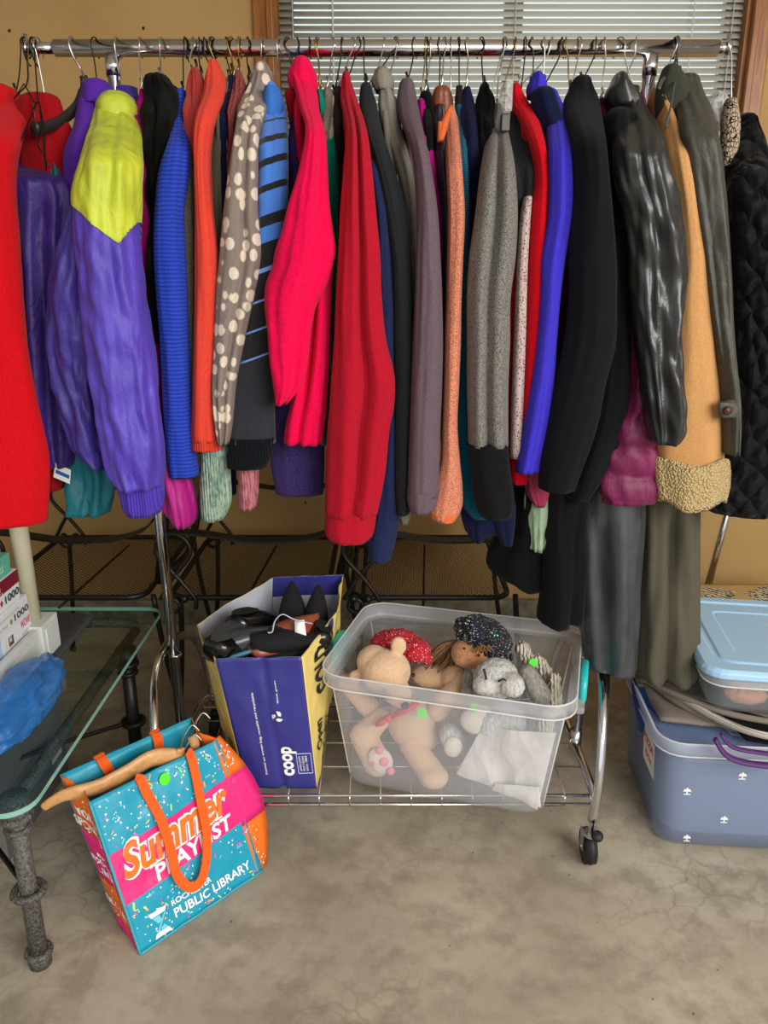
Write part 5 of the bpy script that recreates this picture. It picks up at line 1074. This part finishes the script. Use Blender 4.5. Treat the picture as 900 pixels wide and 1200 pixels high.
for PP in SL + SR:
    for a, b, m_ in ((0, .10, LP), (.10, .34, LO), (.34, .66, LP), (.66, 1, LO)):
        v, f = patch(PP, 6, 6, 0, 1, a, b); solid(mesh('gusset_panel', v, f, m_, lb), .0016, -1)
# the right strip of the gusset is folded to the front
def FR(u, v, w=0): return LF(u, v, w)
for a, b, m_ in ((.0, .36, LO), (.36, .72, LP), (.72, 1.0, LO)):
    v = [];
    for j in range(7):
        t_ = a+(b-a)*j/6; wd = .018+.055*math.sin(PI*min(1, t_*.9+.08)); 
        for i in range(4): v.append(LF(.995, t_, .003) + (LF(1, t_)-LF(0, t_)).normalized()*(i/3*wd) - (fbr-fbl).normalized()*.012 + nb*(.003 + i*.003))
    f = [(j*4+i, j*4+i+1, j*4+5+i, j*4+4+i) for j in range(6) for i in range(3)]; solid(mesh('gusset_fold', v, f, m_, lb), .0014)
g = G(); g.add([fbl, fbr, midR0, bbr, bbl, midL0], [(0, 1, 2, 3, 4, 5)]); solid(g.build('bottom_panel', LT, lb), .002)
g = G()
for PP, uu in ((LF, .004),): g.tube([PP(uu, k/20, .001) for k in range(21)], .0028, 6); g.tube([PP(k/20, .004, .001) for k in range(21)], .0028, 6)
g.build('edge_piping', plain('teal_piping', '#3aa7bc', .4), lb)
# slanted pink band with its words
def SK(u0, v0, u1, v1, hgt):      # strip frame across the front
    return lambda a, b, w=0: LF(u0+(u1-u0)*a, v0+(v1-v0)*a + b*hgt, w)
BND = SK(.0, .315, 1.0, .40, .33)
v, f = patch(BND, 24, 10, 0, 1, 0, 1, .0006); mesh('pink_band', v, f, LP, lb)
def txt(s, P, a, b, wa, hb, mat, off, bold=0, shear=0, sub_=3):
    g = G(); lettering(g, s, P, a, b, wa, hb, off, bold, shear); return g.build('lettering', mat, lb, smooth=False)
txt('Summer', BND, .06, .43, .86, .60, WTP, .0020, .075, .28); txt('Summer', BND, .06, .43, .86, .60, LO, .0034, .028, .28)
txt('PLAYLIST', BND, .25, .05, .64, .29, WTP, .0022, .03, .12)
LOW = SK(.06, .0, .98, .0, 1)
def EM(a, b, w=0): return LOW(a-.09, b+.005, w)
txt('ROCHESTER', LOW, .25, .155, .34, .035, WTP, .0020, .03); txt('PUBLIC LIBRARY', LOW, .25, .075, .68, .058, WTP, .0020, .025)
def tri(g, P, pts, off=.0022): g.add([P(a, b, off) for a, b in pts], [tuple(range(len(pts)))])
g = G(); tri(g, EM, [(.155, .185), (.30, .185), (.28, .155), (.17, .155)]); tri(g, EM, [(.29, .02), (.155, .02), (.175, .05), (.275, .05)]); g.build('emblem', WTP, lb, smooth=False)
LTB = plain('light_blue_print', '#6fd0e0', .4); g = G(); tri(g, EM, [(.27, .152), (.285, .152), (.20, .052), (.18, .052)]); tri(g, EM, [(.175, .152), (.23, .152), (.24, .12), (.21, .10)]); tri(g, EM, [(.21, .052), (.27, .052), (.245, .085)]); g.build('emblem', LTB, lb, smooth=False)
# confetti
cf = {'white': WTP, 'cyan': LTB, 'orange': plain('pale_orange_print', '#f4a860', .5), 'pink': plain('lilac_print', '#c568b8', .5), 'yellow': plain('lime_print', '#b8e070', .5)}
rr2 = random.Random(3)
for nm, m_ in cf.items():
    g = G(); cnt = 270 if nm == 'white' else 55
    for k in range(cnt):
        u, v_ = rr2.uniform(.03, .97), rr2.uniform(.02, .98)
        bv = (v_-.315-.085*u)/.33
        if -.05 < bv < 1.05 or (v_ < .20 and u > .28 and v_ > .065): continue
        a = rr2.uniform(0, 6.28); s = rr2.uniform(.006, .011) if nm == 'white' else rr2.uniform(.008, .015)
        if rr2.random() < .6 or nm == 'white': g.add([LF(u+s*math.cos(a+q*2.09), v_+s*math.sin(a+q*2.09), .0016) for q in range(3)], [(0, 1, 2)])
        else: g.add([LF(u+x_*s*1.6*math.cos(a)-y_*s*.5*math.sin(a), v_+x_*s*1.6*math.sin(a)+y_*s*.5*math.cos(a), .0016) for x_, y_ in ((-1, -1), (1, -1), (1, 1), (-1, 1))], [(0, 1, 2, 3)])
    if nm in ('white', 'cyan'):
        for (u, v_) in ((.10, .84), (.42, .80), (.86, .90), (.80, .80), (.86, .25), (.16, .30), (.64, .93)):
            if (nm == 'cyan') == (int(u*100) % 2 == 0): g.tube([LF(u+q*.011, v_+(.014 if q % 2 else 0), .0016) for q in range(5)], .0022, 4)
    for PP in SL:
        for k in range(14 if nm == 'white' else 6):
            u, v_ = rr2.uniform(.1, .9), rr2.choice((rr2.uniform(.12, .32), rr2.uniform(.68, .97))); a = rr2.uniform(0, 6.28)
            g.add([PP(u+.05*math.cos(a+q*2.09), v_+.010*math.sin(a+q*2.09), .0018) for q in range(3)], [(0, 1, 2)])
    for k in range(24 if nm == 'white' else 5):      # the folded gusset
        t_ = rr2.choice((rr2.uniform(.03, .33), rr2.uniform(.75, .95))); q0 = LF(.99, t_, .0055)+(fbr-fbl).normalized()*rr2.uniform(-.004, .02)+nb*.004; g.add([q0+(fbr-fbl).normalized()*.003*math.cos(q*2.09)+Vector((0, 0, .003*math.sin(q*2.09))) for q in range(3)], [(0, 1, 2)])
    o = g.build('confetti_print', m_, lb, smooth=False); o['kind'] = 'stuff'
# words on the left gusset
SLf = lambda u, v, w=0: (SL[0](u*2, v, w) if u < .5 else SL[1](u*2-1, v, w))
g = L(WTP, lb); lettering(g, 'YOU TO', SLf, .12, .78, .85, .055, .003, .03); lettering(g, 'SPONSORS', SLf, -.0, .70, 1.0, .055, .003, .03); lettering(g, 'the', SLf, .3, .53, .3, .03, .003, .02)
lettering(g, 'ROCHESTER', SLf, .1, .475, .85, .04, .003, .03); lettering(g, 'LIBRARY', SLf, .2, .41, .75, .04, .003, .03); lettering(g, 'PUBLIC LIBRARY', SLf, .05, .20, .9, .04, .003, .02)
# handles
def strap(P, pts, wd, name, mat, off=.006):
    c = smooth_path([P(*p) if len(p) == 3 else P(p[0], p[1], off) for p in pts], 8); v = []
    for i, p in enumerate(c):
        d = (c[min(i+1, len(c)-1)]-c[max(0, i-1)]).normalized(); nn_ = (P(.5, .5, 1)-P(.5, .5, 0)).normalized(); s = d.cross(nn_).normalized()*wd/2; v += [p-s, p+s]
    f = [(2*i, 2*i+1, 2*i+3, 2*i+2) for i in range(len(c)-1)]; return solid(mesh(name, v, f, mat, lb, smooth=False), .0018)
n = N('ribbed_orange_webbing'); n.set(Roughness=.8); n.base('#f5600e'); n.bump(n.wave(160, 'X', 0), .6, .001); LOS = n.m
strap(LF, [(.355, .99, -.004), (.355, 1.0, .008), (.365, .90, .010), (.38, .72, .014), (.375, .50, .018), (.355, .36, .022), (.39, .255, .026), (.47, .235, .027), (.56, .31, .024), (.65, .48, .020), (.69, .68, .014), (.725, .88, .010), (.745, 1.003, .008), (.745, .99, -.004)], .020, 'handle', LOS)
strap(LBk, [(.30, 1.0, -.004), (.31, .96, -.010), (.33, .88, -.012)], .022, 'handle', LOS); strap(LBk, [(.72, 1.0, -.004), (.72, .97, -.010), (.70, .88, -.012)], .022, 'handle', LOS)
strap(LBk, [(.30, .90, .008), (.30, 1.01, .006), (.30, 1.005, -.003)], .022, 'handle', LOS); strap(LBk, [(.72, .90, .008), (.72, 1.01, .006), (.72, 1.005, -.003)], .022, 'handle', LOS)
q = LF(.52, .92, .0045); o = sticker(q, LF(.52, .92, 1)-LF(.52, .92, 0), .0125, ''); tag(o, 'round neon green price sticker on front of printed shopping bag', 'sticker')
# wooden hangers in the bag
n = N('pale_beech'); n.set(Roughness=.4); n.base(n.ramp(n.noise(18, 4, n.co((1, 6, 6)), dist=.4), [(.3, '#c08a52'), (.7, '#dba770')])); BEE = n.m
def whanger(pts, w0, label):
    t = thing('wooden_hanger', label, 'clothes hanger', pts[0], 'wooden hangers in the shopping bag')
    c = smooth_path(pts, 6); m_ = len(c); r_ = [w0*(.35+.65*math.sin(PI*min(1, .08+.55*i/m_))) for i in range(m_)]
    g = G(); g.tube(c, r_, 12, flat=None)
    mid = c[m_//2]; nn_ = nb
    g.v = [p - nn_*((p-min(c, key=lambda q_: (q_-p).length)).dot(nn_))*.55 for p in g.v]
    g.build('arm_bar', BEE, t); e = c[-1]; g = G(); g.tube(smooth_path([e, e+Vector((.01, .0, .03)), e+Vector((.025, .01, .05)), e+Vector((.04, .01, .035))], 5), .0018, 6); g.build('hook', WIRE_S, t)
whanger([at(51, 946, 1.285), at(75, 932, 1.30), at(115, 922, 1.325), at(150, 905, 1.36), at(180, 888, 1.39), at(215, 888, 1.42)], .020, 'pale wooden hanger reaching far out over the left of printed bag')
whanger([at(70, 925, 1.345), at(95, 930, 1.355), at(130, 928, 1.37), at(170, 915, 1.39)], .012, 'brown wooden hanger tip behind the long pale one')
whanger([at(206, 905, 1.41), at(209, 893, 1.413), at(212, 877, 1.415)], .010, 'short upright wooden hanger end by the orange handle of bag')
whanger([at(232, 890, 1.455), at(229, 874, 1.455), at(225, 862, 1.455)], .012, 'upright wooden hanger end at right back of printed bag')

# ---------------------------------------------------------------- stack of bins at right
BLB = clear('blue_tinted_plastic', '#b3c0da', .34, .25); BLR = clear('pale_blue_rim', '#d5def2', .62, .25)
ub = thing('storage_tub', 'large blue-tinted plastic tub on the floor at right edge', 'storage bin', (.90, 1.66, 0))
MU = tub(ub, (.908, 1.665), R(-4.5), .50, .36, .535, .395, .001, .295, BLB, BLR, r=.05, lip=.008)
LDB = clear('blue_lid_plastic', '#93a9d0', .75, .3)
g = G(); g.rbox((-.262, -.19, .272), (.262, .19, .282), .05, MU); g.build('lid', LDB, ub)
g = G(); g.tube([MU @ Vector(p) for p in ((-.10, -.20+.06, .284), (-.12, -.02, .284), (-.11, .0, .284))], .003, 6); g.tube([MU @ Vector(p) for p in ((-.10, -.14, .284), (.20, -.15, .284))], .003, 6); g.build('lid_rib', BLR, ub)
INB = plain('slate_blue_blanket', '#75829f', .9)
g = G(); g.rbox((-.245, -.17, .014), (.245, .17, .215), .06, MU); o = g.build('folded_blanket', INB); tag(o, 'slate blue blanket folded inside the large blue-tinted tub', 'blanket')
g = G(); g.tube(smooth_path([MU @ Vector(p) for p in ((.02, -.150, .27), (.03, -.178, .24), (.07, -.182, .20), (.13, -.182, .175), (.22, -.18, .165))], 5), .007, 8, flat=.6); tag(g.build('pink_strap', plain('coral_pink_strap', '#e8798a', .6)), 'coral pink strap curving behind front wall of blue-tinted tub', 'strap')
Pu = lambda u, v, w=0: MU @ Vector((-.25+.5*u-(.0175*(v-.5)*(1-2*u)), -.18-.0175*v-w, .012+.25*v))
g = G()
for u, v_ in ((.10, .60), (.33, .80), (.57, .40), (.28, .30), (.80, .70), (.12, .06), (.90, .2)):
    for dx, dz, sx_, sz_ in ((0, 0, .003, .022), (0, .005, .018, .005), (-.008, .018, .006, .010), (.008, .018, .006, .010), (0, .03, .004, .012), (0, -.03, .015, .005)):
        vv_, ff = patch(Pu, 1, 1, u+dx-sx_, u+dx+sx_, v_+dz-sz_, v_+dz+sz_, .0012); g.add(vv_, ff)
g.build('snowflake_print', WTP, ub, smooth=False)['kind'] = 'stuff'
Ps = lambda u, v, w=0: MU @ Vector((-.25-.0175*v-w, .18-.36*u, .012+.25*v))
vv_, ff = patch(Ps, 2, 2, .62, .90, .56, .93, .004); mesh('paper_label', vv_, ff, WTP, ub)
g = L(RDT, ub); lettering(g, 'PIZZA', Ps, .64, .80, .24, .08, .0055, .02); lettering(g, 'box', Ps, .70, .66, .15, .09, .0055, .0)
# taupe fabric pile, black mesh, purple strap
TPF = fab('taupe_canvas', '#8f8478', 'knit'); QWH = fab('off_white_quilted_edge', '#d8d0c4', 'hribfine'); BMS = fab('black_mesh_bag', '#1f1e22', 'hribfine'); PUR = plain('purple_webbing', '#4a1d60', .6); NVB = plain('royal_blue_cloth', '#1e3c8a', .8)
fp = thing('canvas_garment_bag', 'folded taupe canvas garment bag draped over the blue-tinted tub', 'fabric bag', (.85, 1.66, .30))
def layer(p, name, mat, th, amp, seed, mx=0):
    P = quadP(*p); v, f = patch(P, 24, 24); out = [q+Vector((0, 0, amp*noise.noise(Vector((q.x*7+seed, q.y*16, seed))))) for q in v]; return solid(mesh(name, out, f, mat, fp), th, 1)
layer((Vector((.645, 1.57, .292)), Vector((1.17, 1.455, .312)), Vector((1.2, 1.86, .315)), Vector((.66, 1.88, .30))), 'lower_fold', TPF, .008, .010, 1)
layer((Vector((.64, 1.72, .305)), Vector((1.17, 1.445, .325)), Vector((1.2, 1.88, .326)), Vector((.64, 1.90, .330))), 'upper_fold', TPF, .006, .008, 5)
layer((Vector((.632, 1.70, .322)), Vector((.90, 1.50, .326)), Vector((.98, 1.72, .330)), Vector((.650, 1.88, .345))), 'middle_fold', fab('dark_taupe_canvas', '#7b7066', 'knit'), .007, .014, 9)
g = G(); g.tube(smooth_path([(.628, 1.86, .350), (.636, 1.74, .336), (.69, 1.635, .333), (.78, 1.545, .333), (.88, 1.50, .334)], 6), .0075, 8); g.build('seam_roll', TPF, fp)
g = G(); g.tube(smooth_path([(.66, 1.70, .325), (.70, 1.64, .325), (.76, 1.53, .325), (.84, 1.458, .328), (1.0, 1.438, .33), (1.17, 1.435, .332)], 6), .008, 10); g.build('quilted_edge', QWH, fp)
g = G(); g.tube(smooth_path([(.63, 1.80, .335), (.68, 1.68, .315), (.72, 1.60, .31), (.80, 1.52, .306), (.9, 1.47, .308)], 6), .009, 8); g.build('seam_roll', TPF, fp)
o = cloth_patch('blue_cloth', (.638, 1.68, .20), (.65, 1.60, .225), (.665, 1.62, .298), (.64, 1.78, .30), NVB, 'royal blue cloth corner hanging out left of the tub lid', 'cloth', .004, 12)
o = cloth_patch('mesh_bag', (.80, 1.475, .300), (1.15, 1.41, .275), (1.17, 1.47, .322), (.78, 1.56, .312), BMS, 'black mesh bag squashed between tub rim and taupe canvas', 'fabric bag', .008, 14)
g = G(); g.tube(smooth_path([at(838, 866, 1.435), at(850, 884, 1.425), at(870, 893, 1.42), at(905, 898, 1.415), at(930, 900, 1.415)], 5), .0085, 8, flat=.6); g.tube(smooth_path([at(845, 860, 1.44), at(860, 876, 1.432), at(905, 884, 1.425), at(930, 886, 1.42)], 5), .0065, 8, flat=.6); tag(g.build('purple_strap', PUR), 'dark purple webbing strap looping over the tub rim at right', 'strap')
# small clear box with light blue lid
sb = thing('lidded_box', 'small clear plastic box with light blue lid on top of taupe canvas', 'storage bin', (.93, 1.70, .345))
SYAW = R(-9); sc2 = (.932, 1.685)
CLS = clear('clear_box_plastic', '#bfc6cc', .22, .15)
MS = tub(sb, sc2, SYAW, .335, .36, .365, .39, .343, .452, CLS, CLR2, r=.04, lip=.006)
LBL = plain('light_blue_lid', '#9fc6e6', .35)
g = G(); rs = lambda a, b, r: rrect(-a/2, -b/2, a/2, b/2, r, 5)
g.loftpoly([(rs(.388, .415, .045), .440), (rs(.400, .427, .05), .444), (rs(.400, .427, .05), .456), (rs(.384, .411, .045), .464), (rs(.330, .357, .04), .464), (rs(.322, .349, .035), .459), (rs(.305, .33, .03), .459), (rs(.295, .32, .03), .463), (rs(.22, .24, .02), .463), (rs(.215, .235, .02), .460)], MS); o = g.build('lid', LBL, sb, smooth=False); bevel(o, .003)
g = G(); g.rbox((-.208, -.05, .425), (-.196, .08, .458), .004, MS); g.build('lid_latch', LBL, sb)
IN1 = fab('cream_fabric_scraps', '#cfc0aa', 'knit'); IN2 = plain('grey_contents', '#77797e', .8); IN3 = plain('peach_contents', '#d89a78', .7); IN4 = plain('lilac_contents', '#b99ad0', .6)
for k, (x, y, z, a, b, m_, nm, lb_) in enumerate(((-.05, -.05, .392, .10, .10, IN1, 'cream_cloth', 'cream cloth folded in the small lidded box'), (.06, -.10, .37, .09, .06, IN2, 'grey_pouch', 'grey pouch at the front inside small lidded box'), (-.08, -.13, .368, .05, .03, IN3, 'peach_cloth', 'peach cloth at front left inside small lidded box'), (.02, .08, .375, .12, .07, IN2, 'grey_cloth', 'grey cloth at back inside small lidded box'))):
    o = blob(nm, [(MS @ Vector((x, y, z)), (a, b, .024), Matrix.Rotation(SYAW, 3, 'Z'))], m_, None, .006, fuzz=.01); tag(o, lb_, 'cloth')
# woven cushion behind, chrome pole leaning
n = N('woven_straw_pattern'); n.set(Roughness=.9)
chk = n.wave(26, 'DIAGONAL', 6, dscale=3); n.base(n.mix(n.ramp(n.noise(9, 1), [(.45, (0, 0, 0)), (.5, (1, 1, 1))], True), n.ramp(chk, [(.4, '#3f3d3a'), (.5, '#d9cdb0')]), n.ramp(n.wave(60, 'X', 1), [(.3, '#a98a50'), (.6, '#d8bb7c')]))); n.bump(n.noise(150, 2), .8, .004); WOV = n.m
a = at(815, 700, 2.05); g = G(); g.rbox((a.x-.005, 1.97, 0), (a.x+.62, 2.40, .275), .05); g2 = g
t = thing('woven_ottoman', 'straw coloured woven ottoman with dark zigzag pattern behind lidded box', 'ottoman', (a.x+.3, 2.18, 0)); g.build('seat_block', WOV, t)
g = G(); g.loftpoly([(rrect(a.x-.015, 1.96, a.x+.63, 2.41, .05), .275), (rrect(a.x-.012, 1.963, a.x+.627, 2.407, .05), .295), (rrect(a.x+.03, 2.0, a.x+.59, 2.37, .05), .305)]); g.build('cushion_top', WOV, t)
t = thing('chrome_pole', 'slanting chrome pole behind the black quilted jacket', 'pole', at(832, 678, 2.02))
g = G(); pb = at(832, 678, 2.50); pt = at(853, 598, 2.53); d_ = (pb-pt); g.cyl(pt-d_*1.6, pb+d_*((pb.z-.012)/-d_.z), .0125, 16); g.build('tube', CHROME, t)
